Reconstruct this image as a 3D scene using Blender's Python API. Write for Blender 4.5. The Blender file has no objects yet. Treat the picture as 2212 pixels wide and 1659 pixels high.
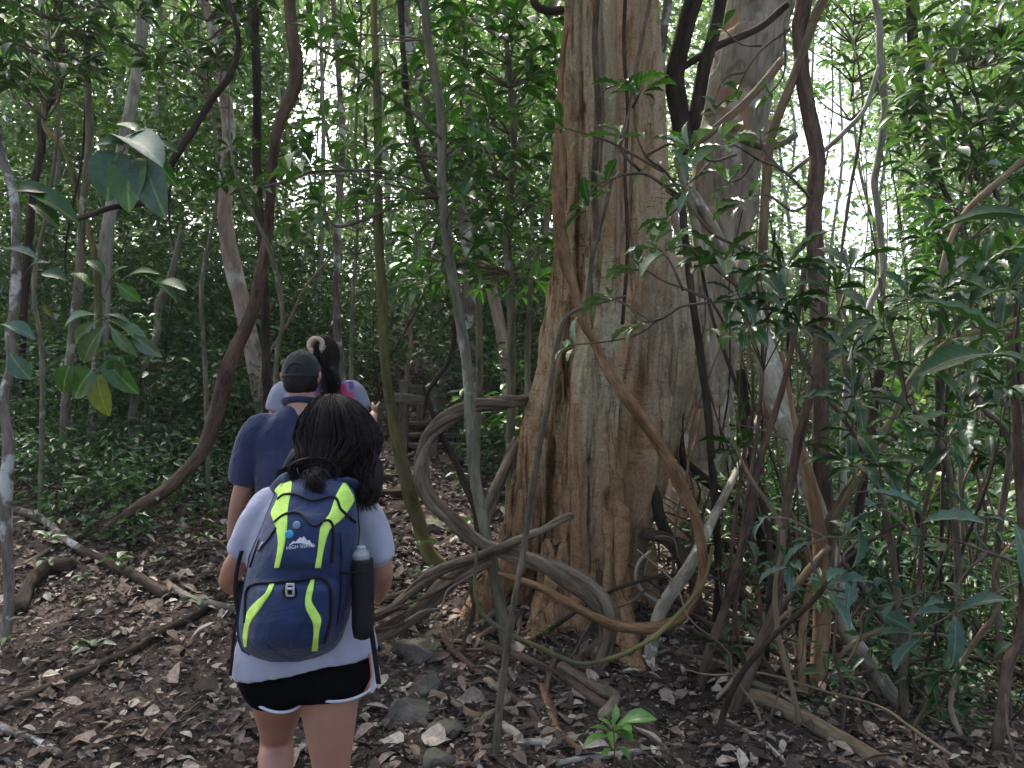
import bpy, bmesh, math, random
import numpy as np
from mathutils import Vector, Matrix
R=math.radians
rng=np.random.default_rng(7); random.seed(7)
S=bpy.context.scene; COL=S.collection
# ---------------- camera, world, sun, exposure ----------------
FPX=1736.0; CX=1106.0; CY=829.5; CZ=1.6
PITCH=math.atan((870-829.5)/FPX)
cam=bpy.data.cameras.new('camera'); cam.lens=36*FPX/2212; cam.sensor_width=36; cam.clip_end=500; cam.clip_start=0.05
co=bpy.data.objects.new('camera',cam); co.location=(0,0,CZ); co.rotation_euler=(math.pi/2+PITCH,0,0); COL.objects.link(co); S.camera=co
SUN_EL=R(58); SUN_AZ=R(-20)          # azimuth measured from +Y (ahead) towards +X
w=bpy.data.worlds.new('World'); S.world=w; w.use_nodes=True
nt=w.node_tree; sky=nt.nodes.new('ShaderNodeTexSky'); sky.sky_type='NISHITA'; sky.sun_disc=False
sky.sun_elevation=SUN_EL; sky.sun_rotation=SUN_AZ; sky.air_density=.8; sky.dust_density=6.0; sky.ozone_density=.6
bg=nt.nodes['Background']; bg.inputs['Strength'].default_value=0.13; nt.links.new(sky.outputs[0],bg.inputs[0])
sl=bpy.data.lights.new('sun','SUN'); sl.energy=4.6; sl.angle=R(2.5); sl.color=(1,.975,.94)
so=bpy.data.objects.new('sun',sl); COL.objects.link(so)
sd=Vector((math.sin(SUN_AZ)*math.cos(SUN_EL),math.cos(SUN_AZ)*math.cos(SUN_EL),math.sin(SUN_EL)))
so.rotation_euler=sd.to_track_quat('Z','Y').to_euler(); so.location=(0,0,30)
S.view_settings.view_transform='Standard'; S.view_settings.look='None'; S.view_settings.gamma=1; S.view_settings.exposure=2.25
S.cycles.max_bounces=5; S.cycles.diffuse_bounces=3; S.cycles.transmission_bounces=2; S.cycles.transparent_max_bounces=4
# ---------------- coordinates ----------------
_F=np.array([0,math.cos(PITCH),math.sin(PITCH)]); _U=np.array([0,-math.sin(PITCH),math.cos(PITCH)]); _R=np.array([1.,0,0])
def W(px,py,d):
    return np.array([0,0,CZ])+d*(_F+(px-CX)/FPX*_R+(CY-py)/FPX*_U)
# ---------------- noise ----------------
def _h(ix,iy,iz):
    n=(ix*374761393+iy*668265263+iz*2147483647)&0xffffffff
    n=((n^(n>>13))*1274126177)&0xffffffff
    n=((n^(n>>16))*2246822519)&0xffffffff
    return ((n^(n>>15))&0xffffff)/float(0xffffff)*2-1
def vn(p):
    p=np.asarray(p,float); i=np.floor(p).astype(np.int64); f=p-i; f=f*f*(3-2*f)
    x,y,z=i[...,0],i[...,1],i[...,2]; fx,fy,fz=f[...,0],f[...,1],f[...,2]
    def L(a,b,t): return a+(b-a)*t
    return L(L(L(_h(x,y,z),_h(x+1,y,z),fx),L(_h(x,y+1,z),_h(x+1,y+1,z),fx),fy),
             L(L(_h(x,y,z+1),_h(x+1,y,z+1),fx),L(_h(x,y+1,z+1),_h(x+1,y+1,z+1),fx),fy),fz)
def ss(x,a,b):
    t=np.clip((x-a)/(b-a),0,1); return t*t*(3-2*t)
# ---------------- ground height ----------------
MT=(0.46,4.9)
def gh(x,y,fine=True):
    x=np.asarray(x,float); y=np.asarray(y,float)
    p=np.interp(y,[-20,2.4,3.9,4.8,5.7,7,7.6,9,9.6,11,14,20,35,80],[0,.03,.15,.3,.5,.77,.86,1.06,1.25,1.6,2.2,3.6,6,16])
    q=np.interp(y,[-20,3,4,5,7,10,15,25,80],[0,0,-.05,-.12,-.25,-.2,.5,1.9,8])
    fr=ss(x,0.9,3.4); fl=ss(-x,2.2,4.5)
    h=p*(1-.15*fl)*(1-fr)+q*fr
    h=h+.26*fl*(1-fr)*ss(y,4.3,6.4)
    h=h+.12*np.exp(-((x-MT[0])**2+(y-MT[1])**2)/.7)
    if fine:
        P=np.stack([x,y,0*x],-1)
        h=h+.05*vn(P*.9+3)*(1-np.exp(-(x+1.1)**2/.5)*.7)+.018*vn(P*4.1)+.009*vn(P*13)
    return h
def G(px,py,off=0):
    d=1.5; 
    while d<40:
        p=W(px,py,d)
        if p[2]<gh(p[0],p[1]): break
        d+=.02
    p=W(px,py,d); p[2]=gh(p[0],p[1])+off; return p
# ---------------- mesh building ----------------
class MB:
    def __init__(s): s.v=[];s.f3=[];s.f4=[];s.bk=[];s.r3=[];s.r4=[];s.n=0
    def add(s,v,f4=None,f3=None,bk=None,r4=None,r3=None):
        v=np.asarray(v,float).reshape(-1,3); s.v.append(v)
        s.bk.append(v*1.0 if bk is None else np.asarray(bk,float).reshape(-1,3))
        if f4 is not None and len(f4):
            f4=np.asarray(f4,np.int64).reshape(-1,4); s.f4.append(f4+s.n); s.r4.append(np.full(len(f4),.5) if r4 is None else r4)
        if f3 is not None and len(f3):
            f3=np.asarray(f3,np.int64).reshape(-1,3); s.f3.append(f3+s.n); s.r3.append(np.full(len(f3),.5) if r3 is None else r3)
        s.n+=len(v)
    def build(s,name,mat,parent=None,smooth=True,col=True):
        v=np.concatenate(s.v); bk=np.concatenate(s.bk)
        if parent is not None: v=v-np.array(parent.location if parent.parent is None else Vector(parent.get('_w',parent.location)))
        f3=np.concatenate(s.f3) if s.f3 else np.zeros((0,3),int); f4=np.concatenate(s.f4) if s.f4 else np.zeros((0,4),int)
        r=np.concatenate([*(s.r3 or [np.zeros(0)]),*(s.r4 or [np.zeros(0)])])
        me=bpy.data.meshes.new(name); me.vertices.add(len(v)); me.vertices.foreach_set('co',v.astype(np.float32).ravel())
        nl=f3.size+f4.size; me.loops.add(nl); me.loops.foreach_set('vertex_index',np.concatenate([f3.ravel(),f4.ravel()]).astype(np.int32))
        npol=len(f3)+len(f4); me.polygons.add(npol)
        ls=np.concatenate([np.arange(len(f3))*3,len(f3)*3+np.arange(len(f4))*4]).astype(np.int32); me.polygons.foreach_set('loop_start',ls)
        me.polygons.foreach_set('use_smooth',np.full(npol,smooth))
        me.update(calc_edges=True); me.validate()
        if len(me.vertices)==len(bk):
            a=me.attributes.new('bk','FLOAT_VECTOR','POINT'); a.data.foreach_set('vector',bk.astype(np.float32).ravel())
        if len(me.polygons)==npol:
            a=me.attributes.new('rnd','FLOAT','FACE'); a.data.foreach_set('value',r.astype(np.float32))
        return mkobj(name,me,mat,parent)
def mkobj(name,me,mat,parent=None):
    o=bpy.data.objects.new(name,me)
    if mat is not None: me.materials.clear(); me.materials.append(mat)
    COL.objects.link(o)
    if parent is not None: o.parent=parent
    return o
def wloc(o):
    l=np.zeros(3)
    while o is not None: l+=np.array(o.location); o=o.parent
    return l
def tag(o,label=None,cat=None,group=None,kind=None):
    if label: o['label']=label
    if cat: o['category']=cat
    if group: o['group']=group
    if kind: o['kind']=kind
    return o
def thing(name,label,cat,loc,group=None):
    o=bpy.data.objects.new(name,None); o.empty_display_size=.1; COL.objects.link(o); o.location=tuple(float(a) for a in loc)
    return tag(o,label,cat,group)
def catmull(P,n):
    P=np.asarray(P,float); Q=np.vstack([2*P[0]-P[1],P,2*P[-1]-P[-2]]); out=[]
    for i in range(len(P)-1):
        a,b,c,d=Q[i],Q[i+1],Q[i+2],Q[i+3]
        for t in np.linspace(0,1,n,endpoint=False):
            out.append(.5*((2*b)+(c-a)*t+(2*a-5*b+4*c-d)*t*t+(-a+3*b-3*c+d)*t**3))
    out.append(P[-1]); return np.array(out)
def resample(P,step):
    L=np.r_[0,np.cumsum(np.linalg.norm(np.diff(P[:,:3],axis=0),axis=1))]
    n=max(3,int(L[-1]/step)+1); t=np.linspace(0,L[-1],n)
    return np.stack([np.interp(t,L,P[:,k]) for k in range(P.shape[1])],1)
def tube(mb,P,r,nseg=10,step=None,rough=.08,ridge=0,nr=5,twist=0,seed=0,caps=True,ell=None,smooth_path=True,kn=0):
    """P (N,3) path, r (N) radii"""
    P=np.asarray(P,float); r=np.broadcast_to(np.asarray(r,float),(len(P),)).copy()
    Q=np.c_[P,r]
    if smooth_path: Q=catmull(Q,6)
    if step is None: step=max(.02,np.mean(r)*1.2)
    Q=resample(Q,step); P=Q[:,:3]; r=np.maximum(Q[:,3],.0006); N=len(P)
    T=np.gradient(P,axis=0); T/=np.linalg.norm(T,axis=1)[:,None]+1e-9
    u=np.cross(T[0],[.3,1,.2]); u/=np.linalg.norm(u); Us=[]
    for i in range(N):
        u=u-T[i]*np.dot(u,T[i]); u/=np.linalg.norm(u)+1e-9; Us.append(u)
    U=np.array(Us); V=np.cross(T,U)
    s=np.r_[0,np.cumsum(np.linalg.norm(np.diff(P,axis=0),axis=1))]
    th=np.arange(nseg)/nseg*2*math.pi
    TH=th[None,:]+0*s[:,None]; SS=s[:,None]+0*TH
    rm=r[:,None]*np.ones_like(TH); r0=r.mean()
    nz=np.stack([np.cos(TH)*1.3+seed*7.1,np.sin(TH)*1.3+seed*3.3,SS/(r0*5)],-1)
    m=1+rough*vn(nz*1.7)+rough*.5*vn(nz*4.3)
    if ridge: 
        ph=TH*nr+twist*SS+1.2*vn(np.stack([SS*2+seed,0*SS,0*SS],-1))
        m=m+ridge*(np.abs(np.sin(ph*.5))-.6)
    m=m*(1+rough*.9*vn(np.stack([SS/(r0*14)+seed*2.7,0*SS+seed,0*SS],-1)))
    if kn: # knots along length
        m=m+kn*np.maximum(0,vn(np.stack([SS/(r0*9)+seed*5,0*SS,0*SS+2],-1))-.2)
    rm=rm*m
    if ell is None: ex,ey=1,1
    else: ex,ey=ell
    X=P[:,None]+U[:,None]*(np.cos(TH)*rm*ex)[...,None]+V[:,None]*(np.sin(TH)*rm*ey)[...,None]
    bk=np.stack([np.cos(TH)*r0+seed*1.37,np.sin(TH)*r0,SS],-1)
    i=np.arange(N-1)[:,None]*nseg; j=np.arange(nseg)[None,:]; jn=(j+1)%nseg
    F=np.stack([i+j,i+jn,i+nseg+jn,i+nseg+j],-1).reshape(-1,4)
    vv=X.reshape(-1,3); bb=bk.reshape(-1,3); f3=[]
    if caps:
        vv=np.vstack([vv,P[0]-T[0]*r[0]*.4,P[-1]+T[-1]*r[-1]*.4]); bb=np.vstack([bb,bb[0],bb[-1]])
        a=N*nseg; b=a+1
        for k in range(nseg):
            f3.append([a,(k+1)%nseg,k]); f3.append([b,(N-1)*nseg+k,(N-1)*nseg+(k+1)%nseg])
    mb.add(vv,F,f3,bb)
    return Q
def pth(pts,d,rpx=None):
    """pts: (x,y) or (x,y,r) or (x,y,r,d); d scalar or (d0,d1). returns world points, radii"""
    n=len(pts); out=[];rr=[]
    for i,p in enumerate(pts):
        dd=p[3] if len(p)>3 else (d if np.isscalar(d) else d[0]+(d[1]-d[0])*i/(n-1))
        out.append(W(p[0],p[1],dd)); r=p[2] if len(p)>2 else (rpx if np.isscalar(rpx) else rpx[0]+(rpx[1]-rpx[0])*i/(n-1))
        rr.append(r*dd/FPX)
    return np.array(out),np.array(rr)
# ---------------- leaves ----------------
def leaf_tpl(kind):
    if kind=='lo':
        st=[(0,0,0),(.45,.5,.0),(1,0,-.05)]
        v=np.array([[0,0,0],[.45,.5,.06],[1,0,-.08],[.45,-.5,.06]]); f3=np.array([[0,1,2],[0,2,3]]); return v,f3
    if kind=='mid': ts=[.22,.5,.78]; ws=[.30,.5,.36]; dr=[.03,.02,-.05]
    if kind=='hi': ts=[.1,.25,.4,.55,.7,.85,.94]; ws=[.10,.26,.42,.50,.47,.30,.14]; dr=[.015,.03,.035,.02,-.01,-.06,-.09]
    if kind=='heart': ts=[.02,.12,.3,.5,.7,.85,.94]; ws=[.24,.42,.5,.5,.42,.27,.15]; dr=[.0,.02,.03,.01,-.03,-.08,-.11]
    if kind=='wavy': ts=[.08,.18,.28,.38,.48,.58,.68,.78,.88,.95]; ws=[.10,.24,.27,.42,.38,.52,.42,.46,.26,.15]; dr=[.01,.03,.02,.04,.02,.03,-.01,-.01,-.06,-.09]
    v=[[0,0,0]]; f=[]
    for t,w_,z in zip(ts,ws,dr): v+= [[t,w_,z+w_*.22],[t,0,z],[t,-w_,z+w_*.22]]
    n=len(v); v.append([1,0,dr[-1]-.03]); 
    f+=[[0,2,1],[0,3,2]]
    for k in range(len(ts)-1):
        a=1+3*k
        f+=[[a,a+1,a+3],[a+1,a+4,a+3],[a+1,a+2,a+4],[a+2,a+5,a+4]]
    a=1+3*(len(ts)-1); f+=[[a,a+1,n],[a+1,a+2,n]]
    return np.array(v,float),np.array(f)
TPL={k:leaf_tpl(k) for k in('lo','mid','hi','heart','wavy')}
def leaves(mb,pos,ax,nor,L,Wd,kind='lo',rnd=None,curl=0):
    """pos (N,3), ax dir, nor normal"""
    pos=np.asarray(pos,float); N=len(pos)
    if N==0: return
    ax=ax/(np.linalg.norm(ax,axis=1)[:,None]+1e-9)
    sd_=np.cross(nor,ax); sd_/=np.linalg.norm(sd_,axis=1)[:,None]+1e-9; nn=np.cross(ax,sd_)
    t,f=TPL[kind]; L=np.broadcast_to(L,(N,)); Wd=np.broadcast_to(Wd,(N,))
    tz=t[:,2][None,:]*np.ones((N,1)); 
    if np.ndim(curl)>0 or curl: tz=tz-np.broadcast_to(curl,(N,))[:,None]*(t[:,0]**2)[None,:]
    tw=rng.normal(0,.35,N)[:,None]*t[:,0][None,:]  # twist
    yy=t[:,1][None,:]*np.cos(tw); zz=tz+ (t[:,1][None,:]*np.sin(tw))*(Wd/L)[:,None]
    v=pos[:,None]+ax[:,None]*(t[:,0][None,:]*L[:,None])[...,None]+sd_[:,None]*(yy*Wd[:,None])[...,None]+nn[:,None]*(zz*L[:,None])[...,None]
    if rnd is None: rnd=rng.random(N)
    F=(f[None]+(np.arange(N)*len(t))[:,None,None]).reshape(-1,3)
    uv=np.stack([np.broadcast_to(t[:,0],(N,len(t))),np.broadcast_to(t[:,1],(N,len(t))),np.zeros((N,len(t)))],-1)
    mb.add(v.reshape(-1,3),None,F,uv.reshape(-1,3),None,np.repeat(rnd,len(f)))
def rdir(n): 
    a=rng.normal(size=(n,3)); return a/np.linalg.norm(a,axis=1)[:,None]
def clumps(mb,C,rad,per,L,kind='lo',flat=.6,up=.8):
    """clumps of leaves: centres C (M,3)"""
    M=len(C); n=M*per; c=np.repeat(C,per,0); rr=np.repeat(np.broadcast_to(rad,(M,)),per)
    o=rdir(n)*(rng.random(n)**.45*rr)[:,None]; o[:,2]*=flat
    ax=rdir(n)*.7+o/(rr[:,None]+1e-9)*.6; ax[:,2]=ax[:,2]*.4-.2
    nor=rdir(n)*.75; nor[:,2]+=up
    Ls=L*rng.uniform(.55,1.3,n); cr=np.repeat(rng.random(M),per)
    leaves(mb,c+o,ax,nor,Ls,Ls*rng.uniform(.32,.5,n),kind,np.clip(cr*.6+rng.random(n)*.4,0,1))
def whorl(mb,p,axis,k,L,kind='hi',wr=.34,spread=1.15,droop=.12,rb=None):
    axis=np.array(axis,float); axis/=np.linalg.norm(axis)
    u=np.cross(axis,[.2,.3,1]); u/=np.linalg.norm(u); v=np.cross(axis,u)
    a=np.arange(k)*2.4+rng.uniform(0,6); sp=rng.uniform(.65,1.15,k)*spread
    ax=axis[None]*np.cos(sp)[:,None]+(u[None]*np.cos(a)[:,None]+v[None]*np.sin(a)[:,None])*np.sin(sp)[:,None]
    ax[:,2]=ax[:,2]*.6-droop*rng.uniform(0,1.0,k)
    nor=np.tile([0,0,1.],(k,1))+rdir(k)*.35+axis[None]*.3
    Ls=L*rng.uniform(.5,1.2,k); pos=np.array(p)[None]+ax*.012-axis[None]*rng.uniform(0,.04,k)[:,None]
    base=rng.random() if rb is None else rb
    leaves(mb,pos,ax,nor,Ls,Ls*wr*rng.uniform(.85,1.15,k),kind,np.clip(base*.6+rng.random(k)*.4,0,1),curl=rng.uniform(-.05,.2,k))
# ---------------- materials ----------------
def newmat(name):
    m=bpy.data.materials.new(name); m.use_nodes=True; n=m.node_tree; b=n.nodes['Principled BSDF']; return m,n,b
def N_(n,t,**k):
    a=n.nodes.new(t)
    for q,v in k.items():
        if q.startswith('i_'): a.inputs[q[2:]].default_value=v
        else: setattr(a,q,v)
    return a
def ramp(n,stops,interp='LINEAR'):
    r=n.nodes.new('ShaderNodeValToRGB'); r.color_ramp.interpolation=interp; e=r.color_ramp.elements
    while len(e)<len(stops): e.new(.5)
    for a,(p,c) in zip(e,stops): a.position=p; a.color=(*c,1) if len(c)==3 else c
    return r
def noise(n,vec,scale,detail=4,rough=.55,sc=None,dist=0):
    if sc is not None:
        mp=n.nodes.new('ShaderNodeMapping'); mp.inputs['Scale'].default_value=sc; n.links.new(vec,mp.inputs['Vector']); vec=mp.outputs[0]
    a=n.nodes.new('ShaderNodeTexNoise'); a.inputs['Scale'].default_value=scale; a.inputs['Detail'].default_value=detail; a.inputs['Roughness'].default_value=rough; a.inputs['Distortion'].default_value=dist
    n.links.new(vec,a.inputs['Vector']); return a.outputs['Fac']
def mix(n,fac,a,b,mode='MIX'):
    m=n.nodes.new('ShaderNodeMix'); m.data_type='RGBA'; m.blend_type=mode
    for s_,v in ((0,fac),(6,a),(7,b)):
        if isinstance(v,(int,float)): m.inputs[s_].default_value=v
        elif isinstance(v,tuple): m.inputs[s_].default_value=(*v,1)
        else: n.links.new(v,m.inputs[s_])
    return m.outputs[2]
def bump(n,b,h,strength=.5,dist=.01,prev=None):
    u=n.nodes.new('ShaderNodeBump'); u.inputs['Strength'].default_value=strength; u.inputs['Distance'].default_value=dist
    n.links.new(h,u.inputs['Height']); 
    if prev: n.links.new(prev,u.inputs['Normal'])
    n.links.new(u.outputs[0],b.inputs['Normal']); return u.outputs[0]
def bark(name,dark,base,light,patch=None,pth_=.62,lf=8,sharp=.04,stretch=.25,patch2=None,p2=.7,bmp=.6,rings=0):
    m,n,b=newmat(name); at=N_(n,'ShaderNodeAttribute',attribute_name='bk').outputs['Vector']
    f=noise(n,at,lf,6,.62,(1,1,stretch))
    c=ramp(n,[(.3,dark),(.5,base),(.72,light)]); n.links.new(f,c.inputs[0]); col=c.outputs[0]
    f2=noise(n,at,lf*7,4,.6,(1,1,.18)); c2=ramp(n,[(.36,(.5,.5,.5)),(.55,(1,1,1))]); n.links.new(f2,c2.inputs[0]); col=mix(n,.75,col,c2.outputs[0],'MULTIPLY')
    if patch:
        g=noise(n,at,lf*.8,5,.6,(1,1,.7)); r_=ramp(n,[(pth_-sharp,(0,0,0)),(pth_+sharp,(1,1,1))]); n.links.new(g,r_.inputs[0]); col=mix(n,r_.outputs[0],col,patch)
    if patch2:
        mp=N_(n,'ShaderNodeMapping',i_Location=(5,3,9)); n.links.new(at,mp.inputs['Vector'])
        g=noise(n,mp.outputs[0],lf*1.1,5,.6,(1,1,.7)); r_=ramp(n,[(p2-sharp,(0,0,0)),(p2+sharp,(1,1,1))]); n.links.new(g,r_.inputs[0]); col=mix(n,r_.outputs[0],col,patch2)
    n.links.new(col,b.inputs['Base Color']); b.inputs['Roughness'].default_value=.9; b.inputs['Specular IOR Level'].default_value=.08
    h=noise(n,at,lf*6,6,.7,(1,1,.15)); p=bump(n,b,h,bmp,.012)
    h2=noise(n,at,lf*16,4,.6); bump(n,b,h2,.4,.004,p)
    return m
def leafmat(name,c0,c1,c2,trans=.3,rough=.38,tcol=None,spec=.5,odd=None):
    m,n,b=newmat(name); at=N_(n,'ShaderNodeAttribute',attribute_name='rnd').outputs['Fac']
    st=[(0,c0),(.5,c1),(.92,c2)]
    if odd: st.append((.985,odd))
    c=ramp(n,st); n.links.new(at,c.inputs[0]); col=c.outputs[0]
    bk=N_(n,'ShaderNodeAttribute',attribute_name='bk').outputs['Vector']
    # midrib and side veins
    sx=N_(n,'ShaderNodeSeparateXYZ'); n.links.new(bk,sx.inputs[0])
    ab=N_(n,'ShaderNodeMath',operation='ABSOLUTE'); n.links.new(sx.outputs['Y'],ab.inputs[0])
    mr=ramp(n,[(.015,(1,1,1)),(.045,(0,0,0))]); n.links.new(ab.outputs[0],mr.inputs[0])
    col=mix(n,mr.outputs[0],col,mix(n,.5,col,(.25,.32,.12)))
    vx=N_(n,'ShaderNodeMath',operation='MULTIPLY_ADD'); n.links.new(ab.outputs[0],vx.inputs[0]); vx.inputs[1].default_value=-.55; n.links.new(sx.outputs['X'],vx.inputs[2])
    wv=N_(n,'ShaderNodeMath',operation='PINGPONG'); wv.inputs[1].default_value=.055; n.links.new(vx.outputs[0],wv.inputs[0])
    geo=N_(n,'ShaderNodeNewGeometry').outputs['Position']
    d=noise(n,geo,40,3,.6); dd=ramp(n,[(.35,(.78,.78,.74)),(.65,(1.1,1.1,1.05))]); n.links.new(d,dd.inputs[0]); col=mix(n,1,col,dd.outputs[0],'MULTIPLY')
    n.links.new(col,b.inputs['Base Color']); b.inputs['Roughness'].default_value=rough; b.inputs['Specular IOR Level'].default_value=spec
    bm_=N_(n,'ShaderNodeBump',i_Strength=.35,i_Distance=.02); n.links.new(wv.outputs[0],bm_.inputs['Height']); n.links.new(bm_.outputs[0],b.inputs['Normal'])
    t=N_(n,'ShaderNodeBsdfTranslucent'); tc=mix(n,1,col,tcol or (1.15,1.4,.75),'MULTIPLY'); n.links.new(tc,t.inputs['Color'])
    ms=N_(n,'ShaderNodeMixShader'); ms.inputs[0].default_value=trans; n.links.new(b.outputs[0],ms.inputs[1]); n.links.new(t.outputs[0],ms.inputs[2])
    n.links.new(ms.outputs[0],n.nodes['Material Output'].inputs['Surface']); return m
def cloth(name,c,rough=.85,c2=None,sc=250,fold=.5,sheen=.2,fs=7):
    m,n,b=newmat(name); tc=N_(n,'ShaderNodeTexCoord').outputs['Object']
    f=noise(n,tc,fs,3); r_=ramp(n,[(.3,tuple(x*.82 for x in c)),(.7,c2 or tuple(min(1,x*1.12) for x in c))]); n.links.new(f,r_.inputs[0])
    n.links.new(r_.outputs[0],b.inputs['Base Color']); b.inputs['Roughness'].default_value=rough; b.inputs['Sheen Weight'].default_value=sheen; b.inputs['Specular IOR Level'].default_value=.25
    h=noise(n,tc,fs*.9,3,.5,None,1.0); p=bump(n,b,h,fold,.03); h2=noise(n,tc,sc,2); bump(n,b,h2,.25,.001,p); return m
def plain(name,c,rough=.6,metal=0,bs=0,bsc=60,trans=0,coat=0):
    m,n,b=newmat(name); tc=N_(n,'ShaderNodeTexCoord').outputs['Object']
    f=noise(n,tc,bsc,3); r_=ramp(n,[(.3,tuple(x*.85 for x in c)),(.7,tuple(min(1,x*1.1) for x in c))]); n.links.new(f,r_.inputs[0]); n.links.new(r_.outputs[0],b.inputs['Base Color'])
    b.inputs['Roughness'].default_value=rough; b.inputs['Metallic'].default_value=metal; b.inputs['Transmission Weight'].default_value=trans
    if bs: bump(n,b,f,bs,.01)
    return m
M={}
M['grey']=bark('bark_grey_green',(.06,.055,.038),(.17,.155,.105),(.27,.25,.17),(.34,.35,.28),.64,7)
M['mottled']=bark('bark_mottled',(.07,.058,.045),(.17,.145,.115),(.25,.22,.18),(.45,.45,.42),.56,9)
M['dark']=bark('bark_dark_brown',(.018,.013,.010),(.05,.037,.028),(.10,.075,.055),None,.6,11)
M['reddark']=bark('bark_red_brown',(.045,.029,.021),(.12,.080,.058),(.20,.145,.105),None,.6,14)
M['white']=bark('bark_whitish',(.20,.18,.15),(.36,.34,.28),(.5,.48,.42),(.22,.22,.16),.62,5)
M['pink']=bark('bark_pinkish',(.17,.12,.09),(.32,.235,.18),(.45,.36,.29),(.44,.42,.36),.58,4,patch2=(.10,.11,.07),p2=.64)
M['moss']=bark('bark_yellow_moss',(.05,.048,.02),(.14,.13,.05),(.28,.25,.09),(.10,.095,.06),.55,6)
M['orange']=bark('bark_orange_vine',(.09,.048,.024),(.22,.125,.065),(.34,.21,.12),None,.6,16)
M['vine']=bark('bark_ropy_vine',(.055,.04,.028),(.19,.145,.10),(.32,.26,.19),None,.6,12,stretch=.12,bmp=.9)
M['tanor']=bark('bark_orange_tan',(.14,.08,.04),(.27,.16,.085),(.36,.24,.14),(.12,.11,.06),.66,6)
M['tan']=bark('bark_tan',(.10,.07,.04),(.22,.16,.10),(.32,.25,.17),(.10,.11,.06),.64,6)
M['pale']=bark('bark_pale_spotted',(.18,.15,.11),(.34,.30,.22),(.48,.44,.35),(.17,.15,.11),.58,9,patch2=(.55,.56,.5),p2=.62)
M['twig']=bark('bark_twig',(.05,.04,.028),(.13,.105,.075),(.22,.18,.13),None,.6,20)
M['leaf_near']=leafmat('leaf_near',(.012,.046,.007),(.027,.088,.012),(.06,.15,.022),.30,.30,odd=(.14,.15,.03))
M['leaf_pale']=leafmat('leaf_pale_sheen',(.05,.09,.045),(.07,.13,.05),(.12,.20,.08),.22,.36,spec=.7)
M['leaf_dark']=leafmat('leaf_dark',(.010,.034,.008),(.020,.060,.012),(.042,.105,.02),.22,.38,spec=.45)
M['leaf_mid']=leafmat('leaf_mid',(.020,.05,.013),(.042,.095,.02),(.10,.165,.045),.32,.4,spec=.5,odd=(.22,.16,.05))
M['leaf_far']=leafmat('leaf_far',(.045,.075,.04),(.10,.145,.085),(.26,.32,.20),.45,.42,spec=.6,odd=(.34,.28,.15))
M['leaf_under']=leafmat('leaf_under',(.016,.042,.015),(.036,.085,.026),(.09,.17,.05),.24,.42,spec=.45,odd=(.2,.12,.06))
M['leaf_bright']=leafmat('leaf_bright',(.06,.16,.03),(.09,.22,.04),(.14,.30,.05),.3,.35)
M['leaf_teal']=leafmat('leaf_teal',(.025,.065,.048),(.04,.09,.065),(.07,.13,.095),.15,.55,spec=.4)
# litter
def littermat():
    m,n,b=newmat('dry_leaf'); at=N_(n,'ShaderNodeAttribute',attribute_name='rnd').outputs['Fac']
    c=ramp(n,[(0,(.035,.024,.019)),(.35,(.10,.07,.055)),(.6,(.20,.145,.11)),(.82,(.31,.24,.185)),(.97,(.46,.40,.32))]); n.links.new(at,c.inputs[0])
    geo=N_(n,'ShaderNodeNewGeometry').outputs['Position']; d=noise(n,geo,55,4,.6); dd=ramp(n,[(.35,(.6,.6,.6)),(.65,(1.1,1.1,1.1))]); n.links.new(d,dd.inputs[0])
    n.links.new(mix(n,1,c.outputs[0],dd.outputs[0],'MULTIPLY'),b.inputs['Base Color']); b.inputs['Roughness'].default_value=.7; b.inputs['Specular IOR Level'].default_value=.15
    return m
M['litter']=littermat()
def groundmat():
    m,n,b=newmat('forest_soil'); geo=N_(n,'ShaderNodeNewGeometry').outputs['Position']
    f=noise(n,geo,1.6,5,.6); c=ramp(n,[(.3,(.042,.031,.025)),(.5,(.085,.064,.052)),(.7,(.14,.11,.088))]); n.links.new(f,c.inputs[0])
    f2=noise(n,geo,38,5,.7); c2=ramp(n,[(.4,(.45,.45,.45)),(.6,(1,1,1)),(.72,(1.8,1.6,1.4))]); n.links.new(f2,c2.inputs[0])
    n.links.new(mix(n,1,c.outputs[0],c2.outputs[0],'MULTIPLY'),b.inputs['Base Color']); b.inputs['Roughness'].default_value=.95; b.inputs['Specular IOR Level'].default_value=.08
    h=noise(n,geo,22,6,.7); bump(n,b,h,.8,.03); return m
M['soil']=groundmat()
def rockmat():
    m,n,b=newmat('mossy_rock'); geo=N_(n,'ShaderNodeNewGeometry'); 
    f=noise(n,geo.outputs['Position'],9,6,.65); c=ramp(n,[(.3,(.045,.036,.028)),(.5,(.105,.088,.07)),(.72,(.18,.155,.125))]); n.links.new(f,c.inputs[0])
    g=noise(n,geo.outputs['Position'],14,5,.7); sx=N_(n,'ShaderNodeSeparateXYZ'); n.links.new(geo.outputs['Normal'],sx.inputs[0])
    a=N_(n,'ShaderNodeMath',operation='MULTIPLY'); n.links.new(g,a.inputs[0]); n.links.new(sx.outputs['Z'],a.inputs[1])
    r_=ramp(n,[(.33,(0,0,0)),(.5,(.75,.75,.75))]); n.links.new(a.outputs[0],r_.inputs[0])
    n.links.new(mix(n,r_.outputs[0],c.outputs[0],(.075,.085,.04)),b.inputs['Base Color']); b.inputs['Roughness'].default_value=.85
    bump(n,b,noise(n,geo.outputs['Position'],30,6,.7),.7,.02); return m
M['rock']=rockmat()
M['wood']=bark('weathered_wood',(.06,.05,.04),(.15,.125,.10),(.25,.21,.17),None,.6,10)
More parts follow.
